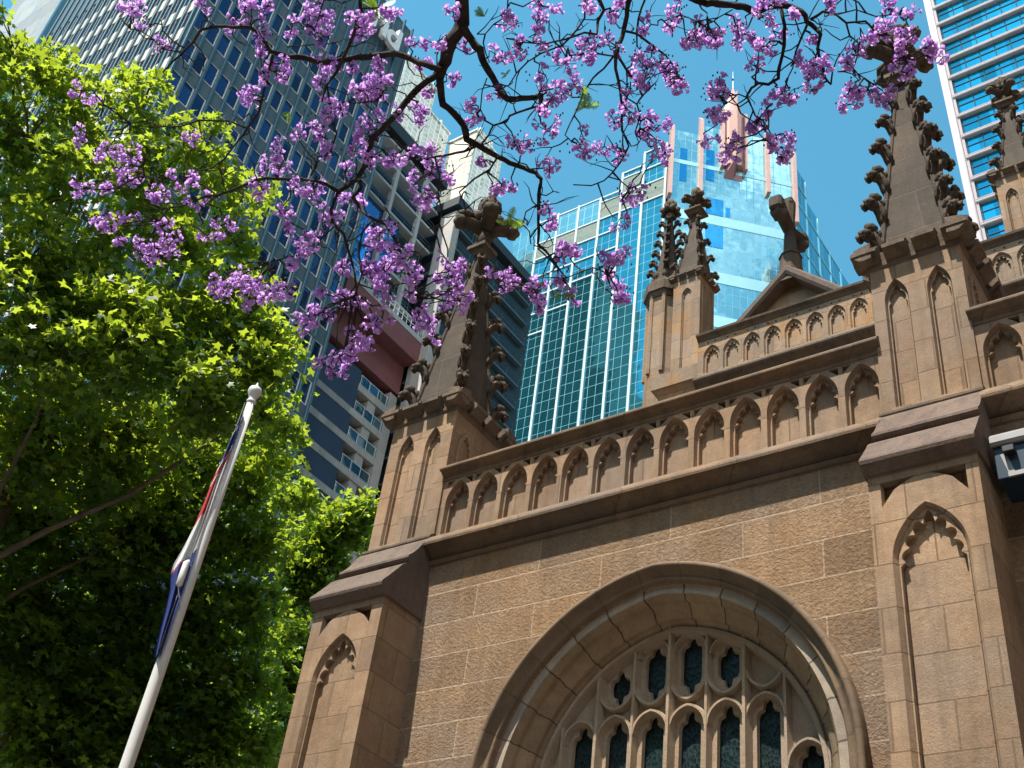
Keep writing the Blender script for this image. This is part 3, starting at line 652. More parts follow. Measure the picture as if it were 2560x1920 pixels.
for s in (-1, 1):
    b.tube([(fx, fy+s*.0, 23.95), (fx, fy+s*.35, 24.08), (fx, fy+s*.72, 24.22)], [.15, .16, .19], 8, ridge=.08, k=4)
    b.box(fx-.17, fx+.17, fy+s*.72-.16, fy+s*.72+.16, 24.0, 24.42, c=.06); b.ellipsoid((fx, fy+s*.62, 23.98), [(.2,0,0),(0,.2,0),(0,0,.2)], 10, 6, ridge=.14, k=5)
b.box(fx-.15, fx+.15, fy-.15, fy+.15, 24.80, 25.02, c=.04)
b.transform(Matrix.Translation((0, 0, -.33))); b.build('gable_cross', M['carved'], gb)
b = MB(); b.box(-10.1, 9, NY+.7, NY+16, 0, 15.9); b.build('nave_body', M['nave'], church)

# --- navy canopy box on the next bay
M['navy'] = plain('navy_painted_metal', (.012,.028,.05), .35, 0, .2, 3); M['pale_metal'] = plain('pale_grey_metal', (.27,.255,.25), .4, .2, .08, 8)
bx = thing('canopy_box', 'navy metal canopy box with a pale grey ledge beside the right hand buttress', 'canopy', (-1.2, 9.3, 8.1))
b = MB(); b.box(-2.02, .4, 9.55, 9.99, 8.12, 8.50, c=.008); b.build('canopy_body', M['navy'], bx)
b = MB(); b.extrude_x([(9.52, 8.47), (9.50, 8.50), (9.50, 8.56), (9.56, 8.62), (9.92, 8.72), (9.92, 8.50)], -2.03, .42); b.build('canopy_ledge', M['pale_metal'], bx)
b = MB(); b.add([(-1.965, 9.545, 8.38), (-1.915, 9.545, 8.385), (-1.86, 9.545, 8.17), (-1.915, 9.545, 8.16)], [(0,1,2,3)]); b.box(-1.92, .4, 9.535, 9.56, 8.12, 8.165); b.build('canopy_trim', M['pale_metal'], bx)
b = MB(); b.box(-1.93, -1.82, 9.47, 9.55, 8.35, 8.42, c=.008); b.build('canopy_lamp', plain('black_plastic', (.01,.01,.012), .4), bx)
# ------------------------------------------------------------ the towers behind
M['t1_dark'] = plain('slate_blue_cladding', (.08,.11,.13), .45, .1, .1, 1.5)
M['t1_fin'] = plain('blue_grey_fin_metal', (.05,.11,.14), .35, .3, .12, 2.0)
M['t1_span'] = plain('shade_toned_spandrel_panel', (.075,.12,.145), .5, 0, .1, .8)  # tower panel with the shaded side's dark tone put into its colour
M['t1_pane'] = glassy('office_window_glass', (.025,.055,.125), None, 1.16, 3.55, 0, rough=.06, metal=.8, wob=.03, var=.5)
M['t1_frame'] = plain('pale_window_frame', (.62,.62,.58), .5)
M['concrete'] = plain('grey_concrete', (.42,.43,.42), .8, 0, .12, .7)
M['white'] = plain('white_painted_metal', (.80,.79,.77), .45, 0, .05, 3)

# --- tower of ribbed bays on the left
t1 = thing('office_tower', 'tall blue grey office tower with ribbed bays and white letters near its roof', 'office tower', (-67, 35, 0))
X0, X1, Y0, Y1, ZT = -80.6, -55.2, 25.0, 45.0, 96.2
b = MB(); b.box(X0, X1-.16, Y0+.16, Y1, 0, ZT-.3); b.build('core_wall', M['t1_dark'], t1)
FP, WT = 3.55, 74.9
rows = [WT-FP*k for k in range(-4, 21)]
sp, sf_ = MB(), MB(); prs = []
nb_ = 17; pb = (Y1-Y0-.3)/nb_
for j in range(nb_):
    ya, yb = Y0+.15+j*pb+.1, Y0+.15+(j+1)*pb-.1
    for zt in rows:
        if zt < 88.6:
            w = MB(); x_ = X1-.02
            w.box(x_-.05, x_, ya, ya+.05, zt-2.1, zt, 0); w.box(x_-.05, x_+.02, yb-.07, yb, zt-2.1, zt, 0); w.box(x_-.05, x_, ya+.05, yb-.07, zt-.05, zt, 0); w.box(x_-.05, x_+.02, ya+.05, yb-.07, zt-2.1, zt-2.03, 0)
            w.quad((x_-.06, ya+.04, zt-2.06), (x_-.06, yb-.06, zt-2.06), (x_-.06, yb-.06, zt-.04), (x_-.06, ya+.04, zt-.04), 1)
            prs.append(w); z1_ = zt-2.1
        else: z1_ = zt-1.75
        z0_ = zt-FP
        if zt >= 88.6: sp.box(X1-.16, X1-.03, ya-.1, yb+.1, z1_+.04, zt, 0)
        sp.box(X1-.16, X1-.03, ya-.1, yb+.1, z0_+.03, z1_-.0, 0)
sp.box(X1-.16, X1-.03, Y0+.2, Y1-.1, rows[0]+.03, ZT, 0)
nf = 21; pf = (X1-X0-.3)/nf
for j in range(nf):
    xa, xb = X0+.15+j*pf+.1, X0+.15+(j+1)*pf-.1
    for zt in rows:
        w = MB(); y_ = Y0+.05
        w.box(xa, xb, y_-.01, y_+.04, zt-2.1, zt-2.04, 0); w.box(xa, xa+.05, y_, y_+.04, zt-2.04, zt, 0)
        w.quad((xa, y_+.05, zt-2.1), (xb, y_+.05, zt-2.1), (xb, y_+.05, zt), (xa, y_+.05, zt), 1)
        prs.append(w)
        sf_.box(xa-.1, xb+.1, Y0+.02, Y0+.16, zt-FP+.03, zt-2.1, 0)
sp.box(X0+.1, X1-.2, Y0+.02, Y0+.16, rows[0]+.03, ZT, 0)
sp.build('spandrel_cladding', M['t1_span'], t1); sf_.build('front_spandrel', plain('sun_toned_spandrel_panel', (.52,.46,.40), .5, 0, .08, .8), t1)  # front panels: paler copy of the side panels, sunlight put into the colour
many(t1, 'window', prs, [M['t1_frame'], M['t1_pane']])
for j in range(nb_+1):
    b = MB(); y = Y0+.15+j*pb; b.box(X1-.03, X1+.26, y-.10, y+.10, 0, ZT+.5, c=.02); b.build('fin', M['t1_fin'], t1)
for j in range(nf+1):
    b = MB(); x = X0+.15+j*pf; b.box(x-.10, x+.10, Y0-.17, Y0+.03, 0, ZT+.5, c=.02); b.build('fin', M['t1_fin'], t1)
b = MB(); b.box(X0, X1, Y0, Y1, ZT, ZT+.25); b.build('roof', M['t1_dark'], t1)
for ch, y_, in (('r', 39.35), ('i', 40.75), ('d', 41.35)):
    cu = bpy.data.curves.new('letter', 'FONT'); cu.body = ch; cu.size = 4.1; cu.extrude = .22; cu.offset = .07
    tmp = bpy.data.objects.new('tmp', cu); me = bpy.data.meshes.new_from_object(tmp); bpy.data.objects.remove(tmp)
    me.materials.clear(); me.materials.append(M['white'])
    me.transform(Matrix.Translation((X1+.75, y_, 90.6)) @ Matrix.Rotation(R(90), 4, 'Z') @ Matrix.Rotation(R(90), 4, 'X'))
    o = bpy.data.objects.new('sign_letter', me); C.objects.link(o); attach(o, t1)

# --- plain slate tower beyond it, top left
t0 = thing('panelled_tower', 'smooth slate blue panelled tower in the top left corner behind the ribbed one', 'office tower', (-160, 55, 0))
M['t0'] = stone('slate_blue_panels', (.30,.36,.40), (.33,.39,.43), joint=(.08,.11,.13), bw=6, bh=5, z0=0, rough_amt=.02, fine=5, dark=.05, jw=.08, jd=.1)
b = MB(); b.box(-172, -147.5, 45, 70, 0, 200); b.build('panel_wall', M['t0'], t0)
b = MB(); b.box(-147.5, -146.6, 44.5, 60, 0, 200); b.build('edge_fin', M['t1_fin'], t0)

# --- apartment block with balconies
t2 = thing('apartment_block', 'grey apartment block with banded lower floors, balconies above and a dark red terrace box', 'apartments', (-66, 56, 0))
XA = -63.0
M['navy_wall'] = plain('navy_wall_panel', (.03,.045,.085), .5, 0, .12, .6); M['red'] = plain('dark_red_render', (.22,.075,.075), .75, 0, .12, .8)
M['pale_band'] = stone('pale_concrete_band', (.44,.45,.45), (.50,.50,.49), joint=(.25,.26,.27), bw=.9, bh=20, z0=0, rough_amt=.05, fine=20, dark=.15, jw=.012, jd=.1)
M['balglass'] = glassy('balcony_glass', (.09,.18,.21), (.5,.55,.55), 1.1, 2.81, 0, .03, .05, .7, .03); M['blueglass'] = glassy('blue_glass_wall', (.05,.18,.42), (.08,.12,.2), 1.2, 2.81, 0, .04, .05, .8, .03)
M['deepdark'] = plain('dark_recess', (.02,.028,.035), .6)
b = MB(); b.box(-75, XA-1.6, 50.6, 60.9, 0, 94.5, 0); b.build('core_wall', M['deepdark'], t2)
b = MB(); b.box(XA-1.6, XA+.05, 50.55, 51.52, 0, 66.6); b.build('corner_column', M['pale_band'], t2)
b = MB(); b.box(XA-1.6, XA-.02, 51.52, 56.15, 0, 65.9); b.build('navy_wall', M['navy_wall'], t2)
for k in range(-2, 20):
    z = 61.07-2.81*k
    if z > 65: continue
    b = MB(); b.box(XA-1.55, XA+.03, 51.53 if k >= 0 else 56.1, 60.0, z, z+.68); b.build('floor_band', M['pale_band'], t2)
    ba = MB(); ba.box(XA-.05, XA, 56.2, 59.9, z+.70, z+1.65, 0); ba.box(XA-.06, XA+.01, 56.2, 59.9, z+1.65, z+1.70, 1)
    for yy in (56.25, 57.4, 58.6, 59.8): ba.box(XA-.06, XA+.01, yy-.03, yy+.03, z+.69, z+1.65, 1)
    ba.build('balcony', [M['balglass'], M['white']], t2)
    b = MB(); b.box(XA-1.2, XA-.10, 57.75, 58.75, z-2.13, z); b.build('wall_panel', M['pale_band'], t2)
b = MB(); b.box(XA-1.6, XA+.06, 59.95, 60.95, 0, 66.3); b.build('corner_column', M['pale_band'], t2)
b = MB(); b.box(XA-1.6, XA+.08, 50.5, 61.0, 66.65, 69.9); red = b.build('red_terrace', M['red'], t2)
b = MB(); b.box(XA-1.6, XA+1.6, 50.5, 61.0, 69.92, 72.2); b.build('terrace_box', M['red'], red)
b = MB(); b.box(XA-1.6, XA+1.65, 50.4, 61.1, 72.2, 72.75); b.build('terrace_edge', M['concrete'], red)
def rail(x, y0, y1, z, par, h=1.1, st=1.1, mat='t1_fin'):
    r_ = MB()
    for zz in (z+h, z+h*.55): r_.box(x-.03, x+.03, y0, y1, zz-.03, zz+.03)
    n = max(1, int((y1-y0)/st))
    for i in range(n+1): y = y0+(y1-y0)*i/n; r_.box(x-.025, x+.025, y-.03, y+.03, z, z+h-.03)
    r_.build('railing', M[mat], par)
rail(XA+1.55, 50.5, 61, 72.75, red, 1.3, .6, 'white')
b = MB(); b.box(XA-1.6, XA-.3, 50.6, 56.6, 72.75, 84.6); b.build('blue_glass_wall', M['blueglass'], t2)
b = MB(); b.box(XA-1.6, XA-.8, 56.6, 60.9, 72.75, 84.6); b.build('glass_wall', M['balglass'], t2)
for z in (75.6, 78.4, 81.2):
    b = MB(); b.box(XA-1.6, XA-.05, 56.6, 60.9, z, z+.35); o = b.build('balcony_slab', M['concrete'], t2); rail(XA-.15, 56.6, 60.9, z+.35, o, 1.0, 1.2)
for k in range(4):
    z = 84.6+2.81*k
    b = MB(); b.box(XA-1.6, XA+.12, 50.6, 60.9, z, z+.28); o = b.build('balcony_slab', M['concrete'], t2)
    if k < 3:
        rail(XA+.0, 50.7, 60.8, z+.28, o, 1.0, 1.9); g = MB(); g.box(XA-1.5, XA-1.3, 50.7, 60.8, z+.29, z+2.80); g.build('balcony_glass', M['blueglass'], o)
for y in (54.3, 58.4):
    b = MB(); b.box(XA-.25, XA+.22, y-.2, y+.2, 72.8, 93.6); b.build('pillar', M['concrete'], t2)
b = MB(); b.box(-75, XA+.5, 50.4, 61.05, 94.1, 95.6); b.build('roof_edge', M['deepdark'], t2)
# the wing stepping out to the right
W0, W1, WY = -66.4, -60.5, 61.1
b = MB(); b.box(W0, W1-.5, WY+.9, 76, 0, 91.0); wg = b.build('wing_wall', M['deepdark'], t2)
b = MB(); b.box(W1-2.0, W1, WY-.02, WY+.9, 0, 89.9); b.build('wing_pillar', M['pale_band'], t2)
b = MB(); b.box(W0, W0+1.0, WY, WY+.9, 0, 90.3); b.build('wing_pillar', M['pale_band'], t2)
b = MB(); b.box(W0-.2, W1+.4, WY-.4, 76, 90.4, 91.6); b.build('roof_edge', M['deepdark'], t2)
for k in range(30):
    z = 88.0-2.81*k
    b = MB(); b.box(W0+1.0, W1-2.0, WY+.3, WY+.9, z, z+.25); b.box(W1-.5, W1, WY+.9, 75, z, z+.2); o = b.build('balcony_slab', M['t1_span'], wg)
    if k < 8: rail(W1-.05, WY+1, 75, z+.3, o, 1.0, 2.0)

# --- cream towers far behind it
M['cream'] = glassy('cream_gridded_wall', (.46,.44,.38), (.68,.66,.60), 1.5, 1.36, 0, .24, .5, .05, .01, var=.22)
M['creamlit'] = glassy('cream_gridded_sunlit', (.44,.39,.31), (.60,.55,.47), 1.5, 1.36, 0, .3, .6, .0, .01, var=.2)  # front copy of the cream wall, sunlit warmth put into its colour
for nm, lab, parts in (('slim_tower', 'cream gridded tower with a flat roof, the shorter and nearer of the cream pair', [(-127.2, -120, 122, 131.4, 202.3), (-124.8, -121.5, 124.5, 129, 206.0)]),
                       ('slim_tower', 'taller cream gridded tower just right of the white lettered tower', [(-150, -126, 102.9, 113.5, 210.2), (-150, -127.5, 113.5, 121.5, 205.0)])):
    t = thing(nm, lab, 'tower block', (parts[0][1]-4, parts[0][2]+4, 0), 'cream towers in the distance')
    for x0, x1, y0, y1, zt in parts:
        b = MB(); b.box(x0, x1, y0+.1, y1, 0, zt); b.build('wall', M['cream'], t)
        b = MB(); b.box(x0, x1-.1, y0, y0+.09, 0, zt-.1); b.build('front_wall', M['creamlit'], t)
        b = MB(); b.box(x0-.3, x1+.3, y0-.3, y1+.3, zt, zt+.5); b.build('roof_edge', M['cream'], t)
        for k in range(int((y1-y0)/4.5)+1):
            y = y0+k*4.5; b = MB(); b.box(x1, x1+.35, y, y+.4, 60, zt+1.2); b.build('rib', M['cream'], t)

# --- teal glass tower with pink fins
t3 = thing('glass_tower', 'teal mirror glass tower with white mullions, pink fins and a pink rocket shaped mast', 'office tower', (-60, 115, 0))
TEAL = (.13,.50,.60)
M['teal'] = glassy('teal_mirror_glass', (.08,.40,.48), (.12,.35,.40), 1.2, 1.75, 0, .055, .03, .92, .004, .08, u0=-77.6+100, warp=.004)
M['teal2'] = glassy('pale_teal_mirror_glass', (.42,.68,.69), (.15,.36,.40), 1.03, 2.1, 135.35, .075, .05, .9, .009, .07, u0=-58.63*.719+100*.695, ang=R(44), warp=.01)
M['teal3'] = glassy('side_teal_glass', (.10,.40,.50), (.2,.55,.62), 3.7, 4.2, 0, .12, .05, .85, .01, .3)
M['tealpanel'] = plain('pale_teal_spandrel', (.36,.60,.62), .25, .5, .06, .5)
M['louvre'] = stone('grey_green_louvre', (.20,.26,.235), (.24,.30,.265), joint=(.16,.2,.18), bw=9, bh=.28, z0=0, rough_amt=.05, fine=8, dark=.1, jw=.05, jd=.4)
M['mull'] = plain('white_mullion', (.50,.55,.58), .8, 0, .04, 2, 0, .15)
M['pink'] = plain('salmon_pink_cladding', (.50,.28,.235), .5, .05, .07, .6); M['pinkdark'] = plain('plum_cladding', (.27,.11,.11), .6, 0, .08, .6)
YT = 100.0
cols = [-81.0, -77.6, -73.9, -70.1, -66.55, -62.95, -59.25]
ztop = [134.6, 134.4, 134.2, 134.0, 137.8, 140.5]
b = MB()
for i, (a, c) in enumerate(zip(cols, cols[1:])): b.box(a+(.004 if i else 0), c, YT+.1, YT+30, 0, ztop[i])
wallw = b.build('glass_wall', M['teal'], t3)
# canted face to the left of the white mullions, its outer edge raked
b = MB(); sl_ = lambda z: -81.8-(z-97)*(5.3/38)
vs = []
for z in (0, 97, 116, 126, 135.2): vs += [(-81.02, YT+.1, z), (sl_(z), YT+.1+(-81.02-sl_(z))*.22, z)]
for i in range(4): b.add([vs[2*i+1], vs[2*i], vs[2*i+2], vs[2*i+3]], [(0,1,2,3)], 1 if i == 3 else 0)
b.build('canted_wall', [M['teal'], M['teal2']], t3)
for i, x in enumerate(cols):
    zt = max(ztop[min(i, 5)], ztop[max(i-1, 0)]); b = MB(); b.box(x-.16, x+.16, YT-.12, YT+.1, 0, zt+.1); b.build('mullion', M['mull'], t3)
def transom(i0, i1, z, h=.22): b = MB(); b.box(cols[i0]+.16, cols[i1]-.16, YT-.08, YT+.09, z-h/2, z+h/2); b.build('transom', M['mull'], t3)
for i0, i1, z in ((0,1,111.1),(0,1,115),(1,2,114.6),(0,2,118.5),(2,3,118.6),(0,4,122.5),(0,4,126.2),(0,6,129.6),(3,6,133.2),(4,6,136.6),(0,4,134.2),(4,5,137.8),(5,6,140.4)):
    for k in range(i0, i1): transom(k, k+1, z)
for k, z0_, z1_ in ((0,126.4,129.4),(1,126.4,129.4),(2,126.4,129.4),(3,129.8,133.0),(4,129.8,133.0),(4,133.3,136.4),(5,129.8,133.0)):
    b = MB(); b.box(cols[k]+.17, cols[k+1]-.17, YT+.02, YT+.09, z0_, z1_); b.build('louvre', M['louvre'], t3)
for k in (0,1,2):
    b = MB(); b.box(cols[k]+.17, cols[k+1]-.17, YT+.02, YT+.09, 129.8, 134.0); b.build('glass_panel', M['teal2'], t3)
# bowed corner face at 44 degrees
A = R(44); P0 = Vector((-58.64, 100, 0)); D_ = Vector((math.cos(A), math.sin(A), 0)); NN = Vector((math.sin(A), -math.cos(A), 0))
def cw(s, o, z): p_ = P0+D_*s+NN*o; return (p_.x, p_.y, z)
def cbox(bb, s0, s1, o0, o1, z0, z1, mi=0):
    v = [cw(s0,o1,z0), cw(s1,o1,z0), cw(s1,o0,z0), cw(s0,o0,z0), cw(s0,o1,z1), cw(s1,o1,z1), cw(s1,o0,z1), cw(s0,o0,z1)]
    bb.add(v, [(0,3,2,1),(4,5,6,7),(0,1,5,4),(1,2,6,5),(2,3,7,6),(3,0,4,7)], mi)
b = MB()
for s0, s1, zt in ((0,4.4,143.4),(4.4,14.6,145.7),(14.6,18.7,143.0)): cbox(b, s0, s1, -6, 0, 0, zt)
b.build('corner_glass', M['teal2'], t3)
for z0_, z1_ in ((113.9,115.9),(124.9,126.7),(136.2,137.0),(106.0,108.0),(97,99)):
    b = MB(); cbox(b, .05, 18.65, 0, .06, z0_, z1_); b.build('spandrel_band', M['tealpanel'], t3)
M['bluepane'] = glassy('deep_blue_pane', (.05,.34,.58), None, 50, 50, 0, rough=.03, metal=.9, wob=.004)
for s0, s1, z0_, z1_ in ((1.4,2.5,132.5,139.6),(5.3,6.6,133.8,140.5),(5.4,8.0,126.9,130.2),(5.4,8.0,120.5,124.7),(8.3,9.0,127,128.9)):
    b = MB(); cbox(b, s0, s1, .0, .05, z0_, z1_); b.build('blue_pane', M['bluepane'], t3)
for s in (.05, 4.45, 14.56, 18.6):           # pink fins with raked tops
    zb_, zt = {.05: (128.5, 145.0), 4.45: (128.5, 147.8), 14.56: (133.0, 147.4), 18.6: (128.0, 144.6)}[s]
    b = MB(); w = .27
    o0, o1 = -.3, .75
    v = [cw(s-w,o0,zb_), cw(s+w,o0,zb_), cw(s+w,o1,zb_+.3), cw(s-w,o1,zb_+.3), cw(s-w,o0,zt), cw(s+w,o0,zt), cw(s+w,o1,zt-1.6), cw(s-w,o1,zt-1.6)]
    b.add(v, [(0,3,2,1),(4,5,6,7),(0,1,5,4),(1,2,6,5),(2,3,7,6),(3,0,4,7)]); b.build('pink_fin', M['pink'], t3)
# rocket: stepped pink mast with a prow below
b = MB(); s = 9.4
def prism(pts, z0, z1, pts1=None, mi=0):
    n = len(pts); p1 = pts1 or pts
    v = [cw(a,o,z0) for a,o in pts]+[cw(a,o,z1) for a,o in p1]
    b.add(v, [(i,(i+1)%n,n+(i+1)%n,n+i) for i in range(n)]+[tuple(range(n-1,-1,-1)), tuple(range(n,2*n))], mi)
prism([(s-1.75,0),(s-.9,1.1),(s+.9,1.1),(s+1.75,0),(s+1.2,-1.5),(s-1.2,-1.5)], 137.3, 149.4)
prism([(s-.55,.4),(s,2.2),(s+.55,.4),(s,-.5)], 138.0, 153.0)
prism([(s-1.75,0),(s-.9,1.1),(s+.9,1.1),(s+1.75,0),(s+1.2,-1.5),(s-1.2,-1.5)], 149.4, 152.5, [(s-1.0,0),(s-.6,.6),(s+.6,.6),(s+1.0,0),(s+.7,-.9),(s-.7,-.9)])
prism([(s-1.0,0),(s-.6,.6),(s+.6,.6),(s+1.0,0),(s+.7,-.9),(s-.7,-.9)], 152.5, 155.3, [(s-.25,0),(s-.2,.2),(s+.2,.2),(s+.25,0),(s+.2,-.3),(s-.2,-.3)])
prism([(s-.25,0),(s-.2,.2),(s+.2,.2),(s+.25,0),(s+.2,-.3),(s-.2,-.3)], 155.3, 156.3, [(s-.1,0),(s-.05,.1),(s+.05,.1),(s+.1,0),(s+.05,-.1),(s-.05,-.1)])
ms = b.build('pink_mast', M['pink'], t3)
b = MB(); prism([(s-1.45,.03),(s-.02,.05),(s+1.45,.03)], 135.0, 138.2, [(s-1.0,.05),(s,2.1),(s+1.0,.05)]); b.build('mast_prow', M['pinkdark'], ms)
for e in (-1, 1):
    b = MB(); prism([(s+e*1.75-.22,.0),(s+e*1.75-.22,1.0),(s+e*1.75+.22,1.0),(s+e*1.75+.22,.0)], 136.8, 149.3); b.build('pink_fin', M['pink'], ms)
b = MB(); b.tube([cw(s,0,156.2), cw(s,0,160.4)], [.09,.03], 6); b.build('mast_rod', M['white'], ms)
# right flank
b = MB(); q = P0+D_*18.7
for y0, y1, zt in ((0,4.2,141.6),(4.2,8.4,137.5),(8.4,22,134.0)): b.box(q.x-8, q.x-.02, q.y+y0, q.y+y1, 0, zt)
b.build('flank_glass', M['teal3'], t3)
for y in (0, 4.2, 8.4, 12.6, 16.8):
    b = MB(); b.box(q.x-.02, q.x+.1, q.y+y-.1, q.y+y+.1, 0, 141.5 if y < 4.3 else 137.5 if y < 8.5 else 134); b.build('mullion', M['tealpanel'], t3)
for k in range(11):
    z = 138-4.2*k; b = MB(); b.box(q.x-.02, q.x+.06, q.y+.1, q.y+(4.1 if z > 137.6 else 8.3 if z > 134 else 16.7), z-.1, z+.1); b.build('transom', M['tealpanel'], t3)

# --- white louvred tower on the right
t4 = thing('louvred_tower', 'blue glass tower with white sunshade ledges and a white corner pipe at the right edge', 'office tower', (-5, 110, 0))
M['cyan'] = glassy('cyan_window_glass', (.04,.42,.60), None, 1.78, 3.68, 0, rough=.04, metal=.9, wob=.012, var=.35)
M['tower_white'] = plain('white_sunshade_metal', (.42,.37,.385), .85, 0, .05, 1.0, 0, .1); M['darkmull'] = plain('dark_mullion', (.05,.07,.09), .9, 0, .1, 4, 0, .05)
Y4 = 96.0; xl = -18.6
b = MB(); b.box(xl+.5, 25, Y4+.55, 125, 0, 150); b.build('glass_wall', M['cyan'], t4)
b = MB(); b.tube([(xl, Y4, 0), (xl, Y4, 151)], [.42, .42], 12); b.build('corner_pipe', M['tower_white'], t4, True)
b = MB(); b.box(xl+.3, xl+.75, Y4+.2, Y4+1.2, 0, 150); b.build('corner_wall', M['tower_white'], t4)
zb0 = 1.6+(62.8-1.6)*1.6
for k in range(-6, 15):
    z = zb0+3.66*k
    b = MB(); b.extrude_x([(Y4+.6, z), (Y4+.2, z), (Y4+.06, z+.06), (Y4+.02, z+.2), (Y4+.06, z+.34), (Y4+.6, z+.4)], xl+.5, 25); sh = b.build('sunshade', M['tower_white'], t4)
    b = MB()
    for i, (dy, dz) in enumerate(((.16, .55), (.24, .74))): b.box(xl+.5, 25, Y4+dy, Y4+dy+.10, z+dz, z+dz+.06)
    b.build('louvre_blade', M['tower_white'], sh)
    b = MB(); b.box(xl+.75, 25, Y4+.47, Y4+.54, z+2.35, z+2.45); b.build('window_rail', M['darkmull'], sh)
for k in range(24):
    x = xl+.9+1.78*k; b = MB(); b.box(x-.06, x+.06, Y4+.49, Y4+.56, 70, 150); b.build('mullion', M['darkmull'], t4)
bpy.context.view_layer.update()
# the white tower stands very slightly out of plumb in the picture
t4.rotation_euler = (0, R(-1.4), 0); t4.location.x += 2.7

# --- dark tower behind the camera, known only from its reflection in the teal glass
t5 = thing('reflected_tower', 'dark slab fronted tower seen only as a reflection in the teal glass', 'office tower', (-165, -30, 0))
M['t5'] = plain('charcoal_cladding', (.03,.035,.04), .5)
b = MB(); b.box(-178, -152, -45, -20, 0, 262); b.box(-152, -146, -45, -22, 0, 222); b.build('wall', M['t5'], t5)
for k in range(48):
    z = 70+3.7*k
    if z > 260: break
    b = MB(); b.box(-178, -151.5 if z > 212 else -145.5, -20, -19.6, z, z+.25); b.build('floor_slab', M['t1_dark'], t5)

# --- plain blocks added out of view to cut the sky fill
for lab, (x0, x1, y0, y1, h) in (('unseen sandstone block added behind the viewer to cut the sky fill', (-60, 60, -50, -26, 32)), ('unseen tall block added right of the viewer to cut the sky fill', (30, 110, -16, 150, 150))):
    t = thing('sky_blocker', lab, 'blocker', ((x0+x1)/2, (y0+y1)/2, 0))
    b = MB(); b.box(x0, x1, y0, y1, 0, h); b.build('wall', M['ashlar'], t)
    b = MB(); b.box(x0-.6, x1+.6, y0-.6, y1+.6, h, h+1.2); b.build('cornice', M['trim'], t)
# ------------------------------------------------------------ flagpole and flag
M['polewhite'] = plain('white_pole_paint', (.58,.56,.54), .45, 0, .04, 4)
HD = 9.5
def at_h(x, y, hd): d = ray(x, y); return CAM+d*(hd/math.hypot(d[0], d[1]))
tp, bt = at_h(543, 868, HD), at_h(272, 1659, HD)
ax = (tp-bt)/np.linalg.norm(tp-bt); base = bt-ax*(bt[2]/ax[2])
fp = thing('flagpole', 'white painted flagpole with a ball top standing in front of the green tree', 'flagpole', tuple(base))
LP = np.linalg.norm(tp-base)
b = MB(); b.tube([tuple(base+ax*LP*t) for t in (0, .3, .6, .85, 1)], [.062, .059, .052, .044, .036], 20); b.build('pole', M['polewhite'], fp, True)
b = MB()
prof = [(0,.036),(.02,.045),(.035,.047),(.045,.036),(.06,.034),(.09,.045),(.125,.062),(.155,.066),(.185,.058),(.205,.035),(.22,.015),(.26,.004)]
b.tube([tuple(tp+ax*(h-.03)) for h, _ in prof], [r_ for _, r_ in prof], 20); b.build('ball_finial', M['polewhite'], fp, True)
vis = -ray(420, 1200); side = np.cross(ax, vis); side /= np.linalg.norm(side)      # side: picture right/left
if side @ _r > 0: side = -side
front = np.cross(side, ax); front = front if front @ vis > 0 else -front
b = MB(); b.tube([tuple(tp-ax*.05+side*.052+front*.03), tuple(tp-ax*1.0+side*.064+front*.05), tuple(tp-ax*1.95+side*.06+front*.07), tuple(tp-ax*2.6+side*.055+front*.07)], [.004]*4, 6); b.build('halyard', plain('grey_rope', (.25,.23,.21), .8), fp)
b = MB(); c0 = tp-ax*1.93+side*.075+front*.08
b.tube([tuple(c0+ax*.14-side*.012), tuple(c0+ax*.11), tuple(c0-ax*.02), tuple(c0-ax*.10), tuple(c0-ax*.12)], [.01,.028,.03,.028,.012], 12); b.tube([tuple(c0-ax*.12), tuple(c0-ax*.24-side*.05), tuple(c0-ax*.30-side*.12)], [.005]*3, 5); b.build('counterweight', M['polewhite'], fp, True)
# the flag hangs limp in folds down the near side; stripes follow its union canton
cols_f = [(.025,.045,.22), (.52,.03,.05), (.66,.66,.66)]
def cloth(nm, c):
    m_ = plain(nm, c, .8, 0, .06, 12); nt = m_.node_tree; p = nt.nodes['Principled BSDF']
    tr_ = nt.nodes.new('ShaderNodeBsdfTranslucent'); tr_.inputs['Color'].default_value = (*c, 1); ms_ = nt.nodes.new('ShaderNodeMixShader'); ms_.inputs[0].default_value = .3
    nt.links.new(p.outputs[0], ms_.inputs[1]); nt.links.new(tr_.outputs[0], ms_.inputs[2]); nt.links.new(ms_.outputs[0], nt.nodes['Material Output'].inputs['Surface']); return m_
fm = [cloth('flag_blue', cols_f[0]), cloth('flag_red', cols_f[1]), cloth('flag_white', cols_f[2])]
prof_w = [(0,.02),(.08,.045),(.2,.075),(.3,.10),(.4,.11),(.5,.13),(.6,.175),(.66,.21),(.70,.205),(.76,.15),(.84,.12),(.92,.10),(.97,.08),(1,.06)]
FL = 2.48; NS, NT_ = 120, 40
V, F, MI = [], [], []
for i in range(NS+1):
    s = i/NS; w = .68*np.interp(s, [p[0] for p in prof_w], [p[1] for p in prof_w])
    for j in range(NT_+1):
        t = j/NT_; fold = math.sin(t*math.pi*3.2+s*2.2)*(.025+.03*s)+.014*math.sin(s*19+t*7)*t
        p_ = tp-ax*(.18+FL*s)+side*(.03+w*(t**.85))+front*(.03+fold+.02*math.sin(s*9))
        V.append(tuple(p_))
def flagcol(s, t):
    u = s+.30*(t-.5)*(-.35)
    if u < .20: return 0 if not (.05 < u < .075) else 2
    if u < .225: return 2
    if u < .27: return 1
    if u < .285: return 2
    if u < .32: return 1 if t > .55 else 2
    if u < .43: return 1 if (t > .5-.6*(u-.32)) else 2
    if u < .445: return 1 if t > .3 else 2
    if u < .645: return 2
    if u < .655 and t > .5: return 1
    return 0
